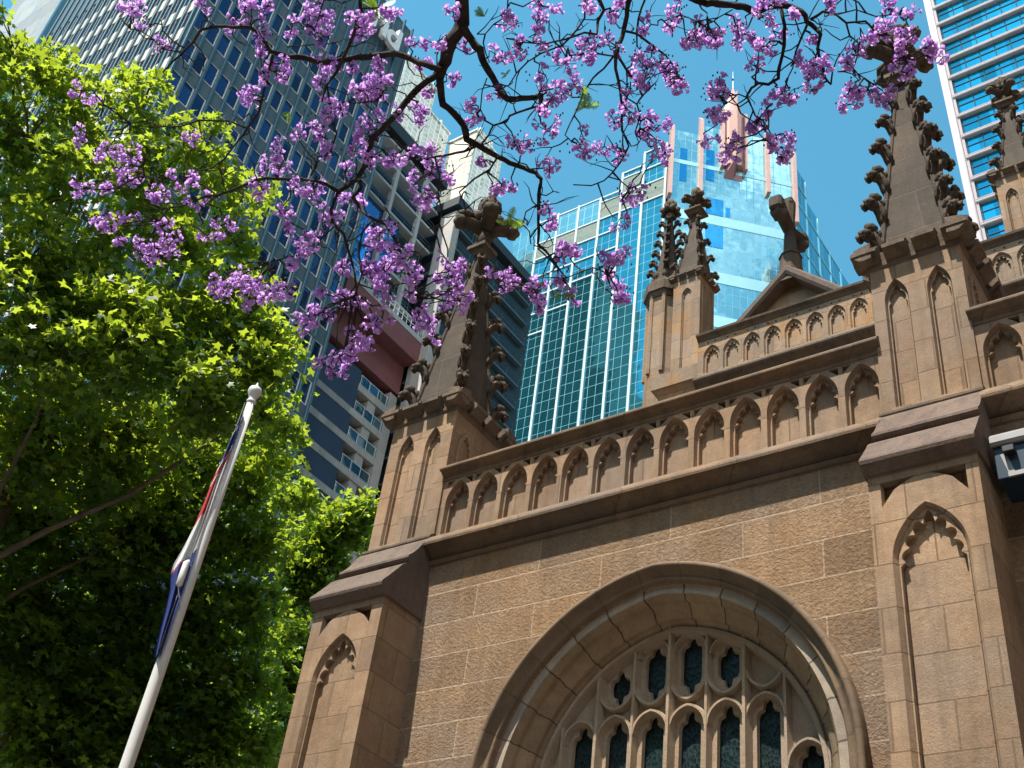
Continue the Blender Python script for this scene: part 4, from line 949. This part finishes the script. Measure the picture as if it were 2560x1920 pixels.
for i in range(NS):
    for j in range(NT_):
        a = i*(NT_+1)+j; F.append((a, a+1, a+NT_+2, a+NT_+1)); MI.append(flagcol((i+.5)/NS, (j+.5)/NT_))
b = MB(); b.v, b.f, b.mi = V, F, MI
fl = b.build('flag', fm, None, True, clean=False); tag(fl, 'limp blue flag with red and white crosses hanging down the white flagpole', 'flag')

# ------------------------------------------------------------ plane trees
LEAF = []
for k_ in range(5):
    a = math.pi/2+(k_-2)*math.radians(62); L = (.55, .88, 1.0, .88, .55)[k_]
    LEAF.append((L*math.cos(a), L*math.sin(a)))
    if k_ < 4: a2 = a+math.radians(31); LEAF.append((.46*math.cos(a2), .46*math.sin(a2)))
LEAF.append((0, -.12)); LEAF = LEAF[::1]
LP2 = np.array(LEAF)
M['leaf'] = leafy('leaf_plane', (.022,.075,.024), (.075,.165,.03), .5, .4, 1.0, (.44,.55,.035))
M['bark'] = stone('plane_bark', (.10,.085,.065), (.19,.16,.12), blocks=False, rough_amt=.6, fine=30, dark=.4)
def leaf_mesh(name, P, size, nrm, seed, mat):
    """P: (n,3) leaf bases; one star shaped, folded leaf at each"""
    rg = np.random.default_rng(seed); n = len(P)
    nrm = nrm/np.linalg.norm(nrm, axis=1)[:, None]
    t = rg.normal(size=(n, 3)); t -= nrm*(t*nrm).sum(1)[:, None]; t /= np.linalg.norm(t, axis=1)[:, None]
    bt_ = np.cross(nrm, t); K = len(LP2); cen = np.array([0, .25])
    loc = LP2[None]*size[:, None, None]                                  # n,K,2
    curl = rg.uniform(-.5, .25, n)[:, None]*(LP2**2).sum(1)[None]*size[:, None]*.6
    v = P[:, None, :]+bt_[:, None, :]*loc[..., :1]+t[:, None, :]*loc[..., 1:]+nrm[:, None, :]*curl[..., None]
    c_ = P+t*(size*.25)[:, None]
    V_ = np.concatenate([v, c_[:, None, :]], 1).reshape(-1, 3)
    base_ = (np.arange(n)*(K+1))[:, None]
    i0 = base_+np.arange(K)[None]; i1 = base_+((np.arange(K)+1) % K)[None]; ic = np.repeat(base_+K, K, 1)
    tri = np.stack([ic, i0, i1], 2).reshape(-1, 3)
    me = bpy.data.meshes.new(name); me.vertices.add(len(V_)); me.vertices.foreach_set('co', V_.astype(np.float32).ravel())
    me.loops.add(tri.size); me.loops.foreach_set('vertex_index', tri.astype(np.int32).ravel())
    me.polygons.add(len(tri)); me.polygons.foreach_set('loop_start', np.arange(0, tri.size, 3, dtype=np.int32)); me.polygons.foreach_set('loop_total', np.full(len(tri), 3, np.int32))
    me.update(calc_edges=True); me.materials.append(mat)
    o = bpy.data.objects.new(name, me); C.objects.link(o); return o
def plane_tree(label, blobs, trunk_xy, seed, per, leaf=.15, sprays=26):
    rg = np.random.default_rng(seed)
    t = thing('plane_tree', label, 'tree', (trunk_xy[0], trunk_xy[1], 0), 'plane trees')
    P, Nn, S, twigs = [], [], [], []
    limb = MB(); cen = []
    for px, py, rp, dist in blobs:
        dist = (21.6-min(py, 820)*.0048+max(0, min(1, (py-840)/160))*3.2) if len(blobs) > 20 else dist; c = at(px, py, dist); r_ = rp*.93*dist/2587.0; cen.append((c, r_))
        ns = max(6, int(sprays*per*(1.0+1.25*min(1, max(0, (py-500)/400)))*(r_/1.0)**2))
        for _ in range(ns):
            d = rg.normal(size=3); d /= np.linalg.norm(d); q = c+d*r_*rg.uniform(.3, 1.25)*np.array([1, 1, .95])
            out = q-c; twigs.append((c, q))
            m_ = int(rg.integers(26, 52)); sp_ = rg.normal(size=(m_, 3))*np.array([.19, .19, .10])*(.6+.7*rg.random())
            sp_[:, 2] -= .25*(sp_[:, 0]**2+sp_[:, 1]**2)/.2
            P.append(q+sp_); nn = rg.normal(size=(m_, 3))*.75+np.array([0, 0, 1.0])+out/np.linalg.norm(out)*.35; Nn.append(nn); S.append(rg.uniform(.6, 1.15, m_)*leaf)
    P, Nn, S = np.concatenate(P), np.concatenate(Nn), np.concatenate(S)
    o = leaf_mesh('crown', P, S, Nn, seed+1, M['leaf']); attach(o, t)
    tw = MB(); base_ = np.array([trunk_xy[0], trunk_xy[1], 0.0]); H = max(c[2] for c, _ in cen)
    tr_ = MB(); tp_ = [base_+np.array([.15*math.sin(k*1.7), .12*math.cos(k*2.1), H*.92*k/8]) for k in range(9)]
    tr_.tube([tuple(p) for p in tp_], [.42*(1-k/9.5)+.03 for k in range(9)], 12); tr_.build('trunk', M['bark'], t, True)
    for c, r_ in [q_ for q_ in cen[::(3 if len(cen) < 20 else 7)]]:
        z0_ = max(2.5, c[2]-2.5-r_); k = min(8, z0_/(H*.92)*8); i = int(min(k, 7)); st = tp_[i]+(tp_[i+1]-tp_[i])*(k-i)
        mid = (st+c)/2+rg.normal(size=3)*.25+np.array([0, 0, -.1]); 
        lm = MB(); lm.tube([tuple(st), tuple((st+mid)/2+rg.normal(size=3)*.1), tuple(mid), tuple((mid+c)/2+rg.normal(size=3)*.15), tuple(c)], [.06, .048, .036, .026, .015], 7); lm.build('limb', M['bark'], t, True)
    for c, q in twigs:
        m2 = (np.array(c)+q)/2+rg.normal(size=3)*.08; tw.tube([tuple(c), tuple(m2), tuple(q)], [.022, .014, .006], 4, cap=False)
    tw.build('twigs', M['bark'], t, clean=False)
    return t
BA = [(30,110,100,20.6),(110,170,80,20.6),(60,300,130,20),(190,260,90,20.3),(310,230,75,20.5),(375,280,60,20.6),(160,420,120,20),(330,400,100,20),(440,330,75,20.5),(505,410,65,20.6),(500,520,70,20.5),(60,560,140,19.5),(220,590,130,19.5),(370,560,110,20),
      (120,740,150,19),(300,740,150,19),(450,680,110,19.5),(550,660,80,20),(600,720,60,20),(590,800,60,20),(480,840,110,19.5),(565,890,65,20),(80,920,150,19),(260,930,150,19),(420,1000,120,19),(530,1030,80,19.5),(590,960,50,20),
      (100,1120,150,19),(290,1130,150,19),(450,1170,110,19.5),(555,1170,70,20),(100,1320,150,19),(280,1330,140,19),(430,1330,110,19.5),(545,1310,70,20),(80,1500,150,19),(250,1520,140,19),(420,1500,110,20),(530,1460,80,20),(560,1600,60,20.5),(440,1640,110,20),(100,1660,150,19),(270,1680,130,19),
      (-120,150,150,20),(-150,400,160,20),(-150,700,170,19.5),(-150,1000,170,19.5),(-150,1300,170,19.5)]
BB = [(760,1120,50,27),(715,1150,55,27),(690,1220,60,27),(650,1280,55,27),(645,1190,45,27),(625,1390,55,26),(615,1490,50,26),(600,1590,60,26),(560,1680,80,26),(790,1100,30,27),(640,1070,40,26)]
ca_ = at(120, 1000, 19.5); cb_ = at(600, 1600, 26)
plane_tree('large leafy green plane tree filling the left side behind the flagpole', BA, (ca_[0]-.8, ca_[1]-.2), 11, 1.15, .118)
plane_tree('smaller plane tree behind, peeping out beside the left buttress', BB, (cb_[0]-.8, cb_[1]+.3), 29, 2.2, .118)
# ------------------------------------------------------------ jacaranda overhead
M['jbark'] = stone('jacaranda_bark', (.035,.026,.022), (.085,.065,.055), blocks=False, rough_amt=.6, fine=40, dark=.3, patch=(.02,.016,.014))
M['petal'] = leafy('petal_jacaranda', (.46,.24,.60), (.80,.57,.90), .5, .5)
M['fern'] = leafy('leaf_fern', (.06,.15,.02), (.16,.26,.03), .5, .45, 1.0, (.34,.50,.04))
REG = {'B': (900, 0, .40687), 'A': (0, 0, .45208), 'D': (600, 600, .36166), 'E': (1200, 600, .36166), 'F': (1660, 0, .40687)}
def px(rg_, x, y): x0, y0, s = REG[rg_]; return ((x0+s*x)/1.157324, (y0+s*y)/1.157324)
# limbs: region, start distance, end distance, then x, y, drawn width
BR = [
 ('B',8.2,8.0,[(650,-120,80),(640,0,76),(625,140,80),(560,260,74),(530,380,68),(490,470,56)]),
 ('B',8.0,7.6,[(490,450,44),(500,560,40),(510,640,38),(580,700,38),(640,770,38),(660,850,36),(720,890,36),(850,960,30),(920,1000,28),(1010,1030,26),(1080,1060,24),(1110,1100,22),(1100,1160,21),(1100,1230,20),(1095,1320,18),(1100,1420,16),(1090,1500,15),(1140,1540,14),(1180,1600,12),(1230,1659,10)]),
 ('E',7.6,7.5,[(400,60,10),(480,130,10),(540,200,9),(600,260,8),(700,220,6),(780,190,5),(880,230,4)]),
 ('E',7.6,7.5,[(480,130,9),(440,230,8),(430,310,6),(380,350,4)]),
 ('B',8.1,7.7,[(630,160,50),(690,260,45),(740,310,42),(770,400,38),(810,480,38),(870,560,36),(900,605,34),(960,610,33),(1040,600,31),(1110,585,28),(1110,640,25),(1105,710,20)]),
 ('B',8.0,8.3,[(495,430,34),(400,400,33),(330,370,33),(230,330,33),(130,335,34),(0,355,32)]),
 ('A',8.3,8.9,[(2000,310,29),(1880,340,28),(1760,345,27),(1690,320,26),(1600,310,25),(1500,285,22),(1450,210,20),(1380,150,18),(1290,150,17),(1200,145,15),(1110,165,14),(1070,230,13),(1000,300,11),(960,335,9),(900,400,7)]),
 ('A',8.9,9.1,[(1030,270,9),(960,230,8),(900,170,6),(890,100,4)]),
 ('A',8.9,9.0,[(1000,290,8),(900,270,7),(850,220,6),(780,170,5),(720,160,4)]),
 ('B',8.0,8.2,[(480,460,38),(400,510,36),(330,570,35),(270,640,34),(200,730,33),(130,800,32),(70,850,30),(60,930,26),(30,1010,25),(0,1070,22)]),
 ('A',8.2,8.3,[(2030,870,25),(1980,990,24),(1870,1060,20)]),
 ('A',8.3,8.9,[(1875,1060,20),(1810,1020,18),(1740,1000,17),(1600,990,16),(1470,985,15),(1380,1010,14),(1300,1045,13),(1200,1080,12),(1130,1085,11),(1080,1110,9),(1000,1140,8),(940,1150,7),(880,1220,5)]),
 ('A',8.7,9.0,[(1200,1080,8),(1120,1020,8),(1020,1000,7),(900,1000,5),(800,970,4)]),
 ('A',8.3,8.1,[(1870,1060,17),(1830,1160,17),(1840,1230,15),(1900,1290,13),(1930,1400,12),(1960,1500,10),(1975,1640,9)]),
 ('A',8.1,8.2,[(1850,1250,9),(1770,1330,8),(1740,1400,8),(1600,1420,7),(1490,1450,5)]),
 ('A',8.2,8.0,[(1985,980,19),(2000,1040,19),(1950,1090,18),(2010,1170,17),(2060,1210,16),(2130,1240,15),(2190,1320,13),(2230,1430,12),(2280,1560,10),(2300,1640,8)]),
 ('A',8.1,8.0,[(2060,1210,10),(2000,1290,9),(1985,1400,9),(2000,1520,8),(1960,1640,7)]),
 ('A',8.3,8.9,[(1510,300,14),(1490,390,13),(1460,500,12),(1430,620,12),(1370,710,11),(1300,800,9),(1240,880,8),(1170,930,6),(1060,950,5)]),
 ('A',8.6,9.1,[(1370,710,10),(1270,670,9),(1100,665,9),(1000,700,8),(880,700,7),(820,670,6),(720,680,5)]),
 ('A',8.3,8.3,[(1990,-20,18),(1990,80,18),(1950,200,17),(1900,320,16),(1860,400,14),(1800,480,12),(1780,560,8)]),
 ('A',8.3,8.2,[(1810,480,10),(1830,640,10),(1860,740,9),(1830,840,8),(1750,900,7),(1720,970,6)]),
 ('A',8.3,8.4,[(1880,560,7),(1960,570,6),(2080,560,5),(2150,470,4)]),
 ('A',8.4,8.3,[(1790,0,7),(1740,170,6),(1790,240,5),(1700,250,4),(1590,260,3)]),
 ('B',8.2,7.6,[(1660,-60,30),(1650,0,28),(1640,100,26),(1610,230,24),(1570,330,22),(1570,420,17),(1600,560,15),(1610,700,14),(1610,800,13),(1650,900,11),(1600,1000,10),(1550,1060,9),(1500,1110,8),(1420,1140,7),(1310,1135,5)]),
 ('B',7.6,7.6,[(1550,1060,8),(1600,1110,7),(1660,1160,6),(1720,1130,4)]),
 ('B',8.0,7.7,[(1570,330,12),(1500,420,11),(1430,480,10),(1380,560,9),(1340,660,9),(1290,760,8),(1260,830,6),(1300,870,4)]),
 ('B',8.0,7.8,[(1580,340,14),(1640,430,13),(1700,500,12),(1735,590,11),(1700,640,9),(1720,700,8),(1720,790,6)]),
 ('B',8.1,7.9,[(1620,190,14),(1700,210,13),(1780,270,12),(1880,340,11),(1940,420,9),(1960,490,7),(1900,530,4)]),
 ('B',8.1,8.3,[(1700,210,12),(1710,110,12),(1750,0,11),(1760,-40,10)]),
 ('B',8.0,8.0,[(1560,345,11),(1470,330,10),(1380,330,9),(1290,340,7),(1250,290,6),(1200,270,4)]),
 ('B',8.2,7.8,[(1380,-30,12),(1380,110,11),(1330,190,11),(1240,280,10),(1110,330,9),(1030,380,8),(960,450,7),(910,530,6),(990,590,4)]),
 ('B',8.2,7.9,[(1460,-20,20),(1500,60,17),(1460,130,16),(1455,210,13),(1380,200,12),(1260,240,11),(1130,270,9),(1000,260,6)]),
 ('B',8.1,8.0,[(910,-20,8),(900,100,8),(820,150,7),(770,210,6),(720,210,4)]),
 ('B',7.7,7.8,[(1105,650,14),(1000,680,12),(920,710,11),(900,750,10),(820,770,10),(770,740,8),(740,670,7),(750,560,6),(780,480,4)]),
 ('B',7.8,7.9,[(820,770,10),(790,830,10),(740,890,12)]),
 ('B',7.8,7.9,[(850,960,12),(800,1040,11),(700,1100,10),(610,1180,9),(640,1250,7),(650,1330,4)]),
 ('B',7.9,8.2,[(710,900,15),(640,930,14),(540,950,13),(420,970,11),(350,980,8)]),
 ('B',8.0,8.1,[(460,970,9),(490,1080,9),(480,1180,8),(500,1290,7),(490,1380,6),(420,1410,4)]),
 ('B',8.1,8.3,[(200,850,12),(280,920,11),(330,1000,10),(400,1090,8)]),
 ('B',7.6,7.6,[(1100,1250,8),(1020,1300,7),(1000,1380,7),(1040,1420,6),(1050,1500,5)]),
 ('F',8.2,7.7,[(120,-30,38),(200,0,37),(260,20,37),(330,30,36),(420,30,37),(490,45,37),(560,75,38),(620,50,36),(700,30,33),(790,40,32),(850,70,30),(880,130,27),(930,170,22),(965,210,18),(945,300,16),(970,400,15),(990,480,13),(1025,520,9)]),
 ('F',8.0,7.5,[(720,50,20),(740,150,20),(740,280,19),(710,400,18),(700,480,18),(640,520,17),(580,510,14),(540,540,13),(510,590,12),(535,650,10),(560,710,9),(620,750,8),(660,830,5)]),
 ('F',7.5,7.6,[(510,600,8),(450,640,7),(420,610,5),(350,660,4)]),
 ('F',7.8,7.7,[(880,150,13),(850,220,12),(810,320,10),(790,420,8),(760,480,5)]),
 ('F',7.9,7.6,[(900,120,17),(980,70,15),(1060,90,13),(1120,140,11),(1140,220,10),(1200,270,9),(1190,340,8),(1160,430,7),(1070,440,4)]),
 ('F',7.8,7.5,[(1120,140,11),(1240,130,11),(1300,200,10),(1360,230,9),(1420,300,8),(1470,350,5)]),
 ('F',7.6,7.5,[(1160,430,6),(1230,480,6),(1300,530,5),(1350,560,4)]),
 ('F',7.9,7.7,[(1060,90,8),(1180,60,7),(1300,100,7),(1400,90,5),(1500,60,4)]),
 ('F',8.0,7.9,[(0,130,7),(100,90,7),(200,130,6),(330,110,5),(420,60,4)]),
]
CL = {'A': "750,70,60 730,40,50 880,240,35 1110,20,40 1290,110,50 1390,50,60 1430,180,60 1350,60,50 1500,30,50 1680,60,80 1620,130,50 1700,140,50 1790,100,60 1800,190,40 1965,120,60 1985,190,40 1540,390,60 1570,430,50 1470,420,40 1390,560,65 1400,520,40 1450,270,30 1800,330,50 1850,370,40 1940,370,50 2100,390,60 2000,500,60 2090,480,60 2020,540,40 1770,470,50 1840,590,60 1880,600,40 1800,640,30 2040,680,60 1800,760,60 1750,720,50 1830,830,50 1650,740,30 1560,830,60 1480,920,65 1540,920,60 1990,850,60 2060,860,50 1450,1060,50 1430,1020,40 1640,1030,50 1720,1070,70 1700,1090,50 1960,1120,70 1900,950,50 2180,890,50 1580,1200,60 1610,1230,40 1690,1310,60 1680,1370,50 1780,1230,50 1850,1190,50 2110,1290,60 2150,1370,40 2120,1480,80 2040,1490,60 2180,1440,60 1900,1480,40 1300,1590,100 1220,1570,60 1400,1560,60 1480,1570,60 1180,1620,50 860,1390,95 930,1360,70 780,1400,60 1160,1320,45 920,1250,55 1250,1210,50 590,1230,60 560,1190,50 690,1220,50 700,1000,60 480,1040,60 570,1040,50 850,1060,60 840,1110,40 1000,970,60 1070,1090,60 560,830,40 640,830,60 720,860,60 680,930,50 480,770,50 530,540,45 430,500,20 1060,740,50 650,1310,30",
 'B': "570,70,45 500,240,60 540,280,40 640,260,30 560,480,30 350,270,50 400,380,30 830,330,60 900,130,60 940,110,40 1130,40,80 1100,110,30 1420,30,60 1370,10,40 1540,100,40 1600,20,40 970,330,60 960,240,40 1090,200,30 1110,300,50 1400,240,70 1380,330,50 1530,280,60 1430,380,40 1250,360,50 1270,400,40 1140,460,60 1220,500,50 830,570,35 1250,580,50 1180,600,40 1320,520,40 1130,690,40 1140,800,75 980,870,70 1170,1010,70 1000,930,50 1370,870,60 1370,930,50 1500,900,70 1590,960,50 1560,740,60 1640,600,60 1650,690,50 1770,720,50 1840,770,50 1820,900,70 1880,950,40 1740,830,40 1680,380,60 1770,420,80 1880,440,60 1740,500,40 1950,500,50 1790,350,40 1920,150,60 1790,150,60 2080,180,60 2060,270,50 1950,30,60 2180,230,40 2190,550,40 1660,1220,50 1600,1340,50 1710,1180,30 870,1150,40 930,1170,40 820,1130,30 780,990,40 1170,1290,50 1180,1350,40 1250,1520,50 1330,1560,30 440,1040,70 400,1180,70 330,1120,50 420,1240,40 530,1120,50 230,980,50 410,920,60 330,900,50 330,690,60 240,700,50 370,680,50 110,750,60 60,830,70 90,980,40 60,520,60 130,400,50 130,510,50 100,590,50 30,540,50 170,60,40 200,80,30 20,100,60 30,190,50 120,1480,60 100,1400,50 60,1620,60 310,1590,60 540,1620,60 700,720,40 690,650,30 410,570,30",
 'D': "450,60,90 90,300,110 220,340,90 60,400,80 320,360,60 340,180,50 560,370,50 660,390,70 740,420,60 700,180,50 900,200,60 960,60,60 1140,130,60 1200,200,70 1030,310,80 980,340,50 1200,300,60 1170,370,60 1250,560,70 1310,600,50 1330,650,50 1420,200,80 1470,260,60 1520,180,50 1430,350,70 1500,310,60 1350,230,40 1400,420,60 1520,450,60 1580,400,40 1240,480,60 990,510,60 960,590,50 840,440,50 880,570,40 800,660,60 780,720,70 850,740,60 910,720,40 760,800,50 680,810,60 600,860,60 650,880,50 720,900,40 460,540,60 420,600,60 520,560,50 600,540,40 490,500,40 1790,280,80 1850,300,60 1740,250,40",
 'E': "360,400,60 400,440,50 380,350,50 440,320,50 590,290,50 640,400,40 580,100,50 620,40,40 880,150,40 940,130,40 990,120,30 870,240,40 960,300,50 970,390,40 980,430,30",
 'F': "150,230,50 60,480,50 30,430,50 70,540,40 260,190,40 200,250,50 330,220,50 320,280,40 480,140,50 460,210,50 480,250,40 620,90,60 580,250,50 640,290,50 690,220,50 570,400,45 600,20,60 690,10,50 790,110,30 830,350,30 900,370,60 950,400,50 890,450,40 910,560,55 900,210,40 1000,370,40 1020,20,40 1390,10,50 1360,170,50 1320,180,50 1230,220,40 1490,120,60 1510,180,50 1530,210,50 1640,280,50 1680,330,40 1600,300,40 1180,330,40 1140,400,40 1430,320,50 1450,390,50 1490,450,50 1390,590,50 1330,600,40 1170,570,40 1160,640,50 1140,560,40 1260,570,30 350,510,40 370,580,30 330,680,50 310,720,50 740,590,50 760,640,50 700,560,40 630,660,40 590,740,40 560,790,40 270,860,50 390,970,50 440,920,50 480,880,50 690,840,50 720,900,60 700,960,40 650,880,40 750,850,40"}
rg = np.random.default_rng(5); rj = random.Random(8)
jt = thing('jacaranda_tree', 'overhanging jacaranda with dark crooked limbs and clusters of purple blossom', 'tree', (2.6, .4, 0))
# trunk out of the picture, rising behind the camera's right shoulder and arching over
top = at(*px('B', 650, -120), 8.2); top2 = at(*px('F', 120, -30), 8.2); top3 = at(*px('B', 1660, -60), 8.2); top4 = at(*px('A', 1990, -20), 8.3)
b = MB(); tk = [(2.6,.4,0),(2.55,.5,1.5),(2.3,.7,3.2),(1.9,1.0,5.0),(1.2,1.5,6.8),(.5,1.7,8.6)]
b.tube(tk, [.26,.22,.19,.17,.15,.13], 12); b.build('trunk', M['jbark'], jt, True)
for e, r_ in ((top, .105), (top2, .052), (top3, .042), (top4, .03)):
    b = MB(); s = np.array(tk[-1]); m1 = s*.5+e*.5+np.array([0,0,.5])
    b.tube([tuple(s), tuple(s*.75+e*.25+np.array([0,0,.35])), tuple(m1), tuple(s*.2+e*.8+np.array([0,0,.28])), tuple(e)], [.11, r_*1.15, r_*1.1, r_*1.05, r_], 10); b.build('limb', M['jbark'], jt, True)
nodes = []                                       # (2d point, distance, radius) along every limb
for reg, d0, d1, pts in BR:
    P, Rr = [], []; n = len(pts); s = REG[reg][2]
    fine = []
    for i in range(n-1):
        for t in (0, .5):
            a, c = pts[i], pts[i+1]; fine.append([a[k]+(c[k]-a[k])*t for k in range(3)])
    fine.append(list(pts[-1])); nf_ = len(fine)
    wob = rg.normal(size=nf_)*.05
    for i, (x, y, w) in enumerate(fine):
        d = d0+(d1-d0)*i/(nf_-1)+(wob[i] if 0 < i < nf_-1 else 0)
        jx, jy = (rg.normal(size=2)*w*.10 if 0 < i < nf_-1 else (0, 0))
        q = px(reg, x+jx, y+jy); r_ = max(.004, .5*w*s/FPX*d*1.12*(1+rg.normal()*.05))
        P.append(tuple(at(*q, d))); Rr.append(r_); nodes.append((q[0], q[1], d, r_))
    b = MB(); b.tube(P, Rr, 9); b.build('limb', M['jbark'], jt, True)
ND = np.array(nodes)
# one bell flower: five flared petals on a short tube, pointing along +z of its own frame
def bells(P, D, L, name, seed, stalk=None):
    n = len(P); K = 7; r2 = np.random.default_rng(seed)
    D = D/np.linalg.norm(D, axis=1)[:, None]; a_ = np.where(np.abs(D[:, 2:3]) < .9, np.array([[0,0,1.]]), np.array([[1.,0,0]])); X = np.cross(D, a_); X /= np.linalg.norm(X, axis=1)[:, None]; Y = np.cross(D, X)
    rings = [(0, .10), (.35, .17), (.75, .27), (1.0, .50)]
    V_ = []
    for k, (h, r_) in enumerate(rings):
        for j in range(K):
            an = 2*math.pi*j/K; rr = r_*(1.18 if (k == 3 and j % 2) else 1)
            V_.append(P+(D*h+X*math.cos(an)*rr+Y*math.sin(an)*rr)*L[:, None])
    V_ = np.stack(V_, 1); base_ = (np.arange(n)*K*4)[:, None, None]
    q = np.array([[k*K+j, k*K+(j+1) % K, (k+1)*K+(j+1) % K, (k+1)*K+j] for k in range(3) for j in range(K)])[None]
    Fq = (base_+q).reshape(-1, 4); nb2 = len(Fq)
    if stalk is not None:
        V_ = np.concatenate([V_.reshape(-1, 3), np.array(stalk.v)]); Fq = np.concatenate([Fq, np.array(stalk.f)+n*K*4])
    me = bpy.data.meshes.new(name); V_ = V_.reshape(-1, 3); me.vertices.add(len(V_)); me.vertices.foreach_set('co', V_.astype(np.float32).ravel())
    me.loops.add(Fq.size); me.loops.foreach_set('vertex_index', Fq.astype(np.int32).ravel()); me.polygons.add(len(Fq)); me.polygons.foreach_set('loop_start', np.arange(0, Fq.size, 4, dtype=np.int32)); me.polygons.foreach_set('loop_total', np.full(len(Fq), 4, np.int32))
    me.update(calc_edges=True); me.materials.append(M['petal']); me.materials.append(M['jbark'])
    mi_ = np.zeros(len(Fq), np.int32); mi_[nb2:] = 1; me.polygons.foreach_set('material_index', mi_); o = bpy.data.objects.new(name, me); C.objects.link(o); return o
tw = MB(); groups = []; fern = []
for reg, txt in CL.items():
    for w in txt.split():
        x, y, r_ = map(float, w.split(',')); q = px(reg, x, y); rr = r_*REG[reg][2]/1.157324
        dd = (ND[:, 0]-q[0])**2+(ND[:, 1]-q[1])**2; k = int(np.argmin(dd+ (ND[:, 3] > .03)*900)); dist = ND[k, 2]+rg.normal()*.12
        c = at(*q, dist); st = at(ND[k, 0], ND[k, 1], ND[k, 2]); R_ = max(.05, rr*dist/2587.0*1.18)
        md = (c+st)/2+rg.normal(size=3)*.06*np.linalg.norm(c-st); 
        tw.tube([tuple(st), tuple(st*.7+md*.3+rg.normal(size=3)*.02), tuple(md), tuple(c*.6+md*.4+rg.normal(size=3)*.03), tuple(c)], [.007,.006,.005,.0045,.004], 5, cap=False)
        ax_ = c-st; ax_ = ax_/max(.05, np.linalg.norm(ax_)); ax_ = ax_*.6+np.array([0,0,-.1]); nfl = int(np.clip(80*(R_/.16)**1.7*1.2, 24, 200))
        nsub = max(3, nfl//8); P, D, L = [], [], []; st_ = MB()
        for _ in range(nsub):                       # a panicle: side stalks each carrying a few bells
            d = rg.normal(size=3); d /= np.linalg.norm(d); e = c+d*R_*rg.uniform(.3, 1.0)+ax_*R_*rg.uniform(-.2,.3)
            st_.tube([tuple(c), tuple((c+e)/2+rg.normal(size=3)*.012), tuple(e)], [.0035,.003,.002], 4, cap=False)
            for _ in range(max(3, nfl//nsub)):
                f_ = rg.normal(size=3); f_ /= np.linalg.norm(f_); p_ = e+f_*R_*.2; st_.tube([tuple(e), tuple(p_)], [.0015, .0015], 3, cap=False); P.append(p_); D.append(f_+d*.5+np.array([0,0,-.45])); L.append(rg.uniform(.019, .033))
            if rg.random() < .3:                     # a spray of dark buds beyond the open flowers
                e2 = c+d*R_*1.25+np.array([0,0,.02]); tw.tube([tuple(e), tuple(e2)], [.002,.0015], 4, cap=False)
                for _ in range(4): tw.ellipsoid(tuple(e2+rg.normal(size=3)*.022), [(.006,0,0),(0,.006,0),(0,0,.01)], 5, 4)
        groups.append((rr, np.array(P), np.array(D), np.array(L), st_))
groups.sort(key=lambda g_: -g_[0])
for i, (_, P, D, L, st_) in enumerate(groups[:100]):
    st_.f = [f if len(f) == 4 else f for f in st_.f]; attach(bells(P, D, L, 'blossom_cluster', i, st_), jt)
rest = groups[100:]; rs_ = MB()
for g_ in rest: rs_.add(g_[4].v, g_[4].f)
o = bells(np.concatenate([g_[1] for g_ in rest]), np.concatenate([g_[2] for g_ in rest]), np.concatenate([g_[3] for g_ in rest]), 'blossom_cluster_rest', 999, rs_); attach(o, jt); tag(o, kind='stuff')
# bare crooked twigs along the limbs
for k in range(0, len(ND), 2):
    if ND[k, 3] > .03 or rj.random() < .25: continue
    p_ = at(ND[k, 0], ND[k, 1], ND[k, 2]); d = rg.normal(size=3); d -= _f*(d @ _f)*.6; d /= np.linalg.norm(d); L_ = rj.uniform(.10, .34); pts = [p_]
    for s in range(4): d = d+rg.normal(size=3)*.45+np.array([0,0,.1]); d /= np.linalg.norm(d); pts.append(pts[-1]+d*L_/4)
    tw.tube([tuple(q) for q in pts], [.006,.005,.004,.003,.0015], 4, cap=False)
    if rj.random() < .6:
        d2 = d+rg.normal(size=3)*.8; d2 /= np.linalg.norm(d2); tw.tube([tuple(pts[2]), tuple(pts[2]+d2*.06), tuple(pts[2]+d2*.12+rg.normal(size=3)*.02)], [.0035,.0025,.0015], 4, cap=False)
tw.build('twigs', M['jbark'], jt, clean=False)
# a few ferny green leaves
fv, ff = [], []
for reg, x, y, L_ in [(a_, b_, c_, d_*.68) for a_, b_, c_, d_ in (('B',910,1370,.17),('B',1380,660,.2),('B',105,60,.22),('B',760,100,.12),('A',1600,620,.13),('E',570,385,.12),('B',895,455,.06))]:
    q = px(reg, x, y); k = int(np.argmin((ND[:, 0]-q[0])**2+(ND[:, 1]-q[1])**2)); c = at(*q, ND[k, 2]-.05)
    for s in range(5):
        d = rg.normal(size=3); d /= np.linalg.norm(d); n_ = np.cross(d, rg.normal(size=3)); n_ /= np.linalg.norm(n_)
        for i in range(14):
            a = c+d*L_*i/14
            for sg in (-1, 1):
                e = a+(n_*sg*.8+d*.5)*L_*.28*math.sin(math.pi*(i+1.5)/16); w_ = d*L_*.035; o_ = len(fv); fv += [tuple(a-w_), tuple(a+w_), tuple(e+w_*.4), tuple(e-w_*.4)]; ff.append((o_, o_+1, o_+2, o_+3))
b = MB(); b.v, b.f, b.mi = fv, ff, [0]*len(ff); b.build('fern_leaves', M['fern'], jt, clean=False)
# ------------------------------------------------------------ ground
M['paving'] = stone('paving', (.24,.22,.2), (.32,.3,.27), joint=(.12,.11,.1), bw=.6, bh=.6, z0=0, rough_amt=.2)
b = MB(); b.box(-1500, 1500, -1500, 1500, -.4, 0); o = b.build('ground', plain('ground_paving', (.11,.10,.09), .85, 0, .2, 2.0)); tag(o, kind='structure')
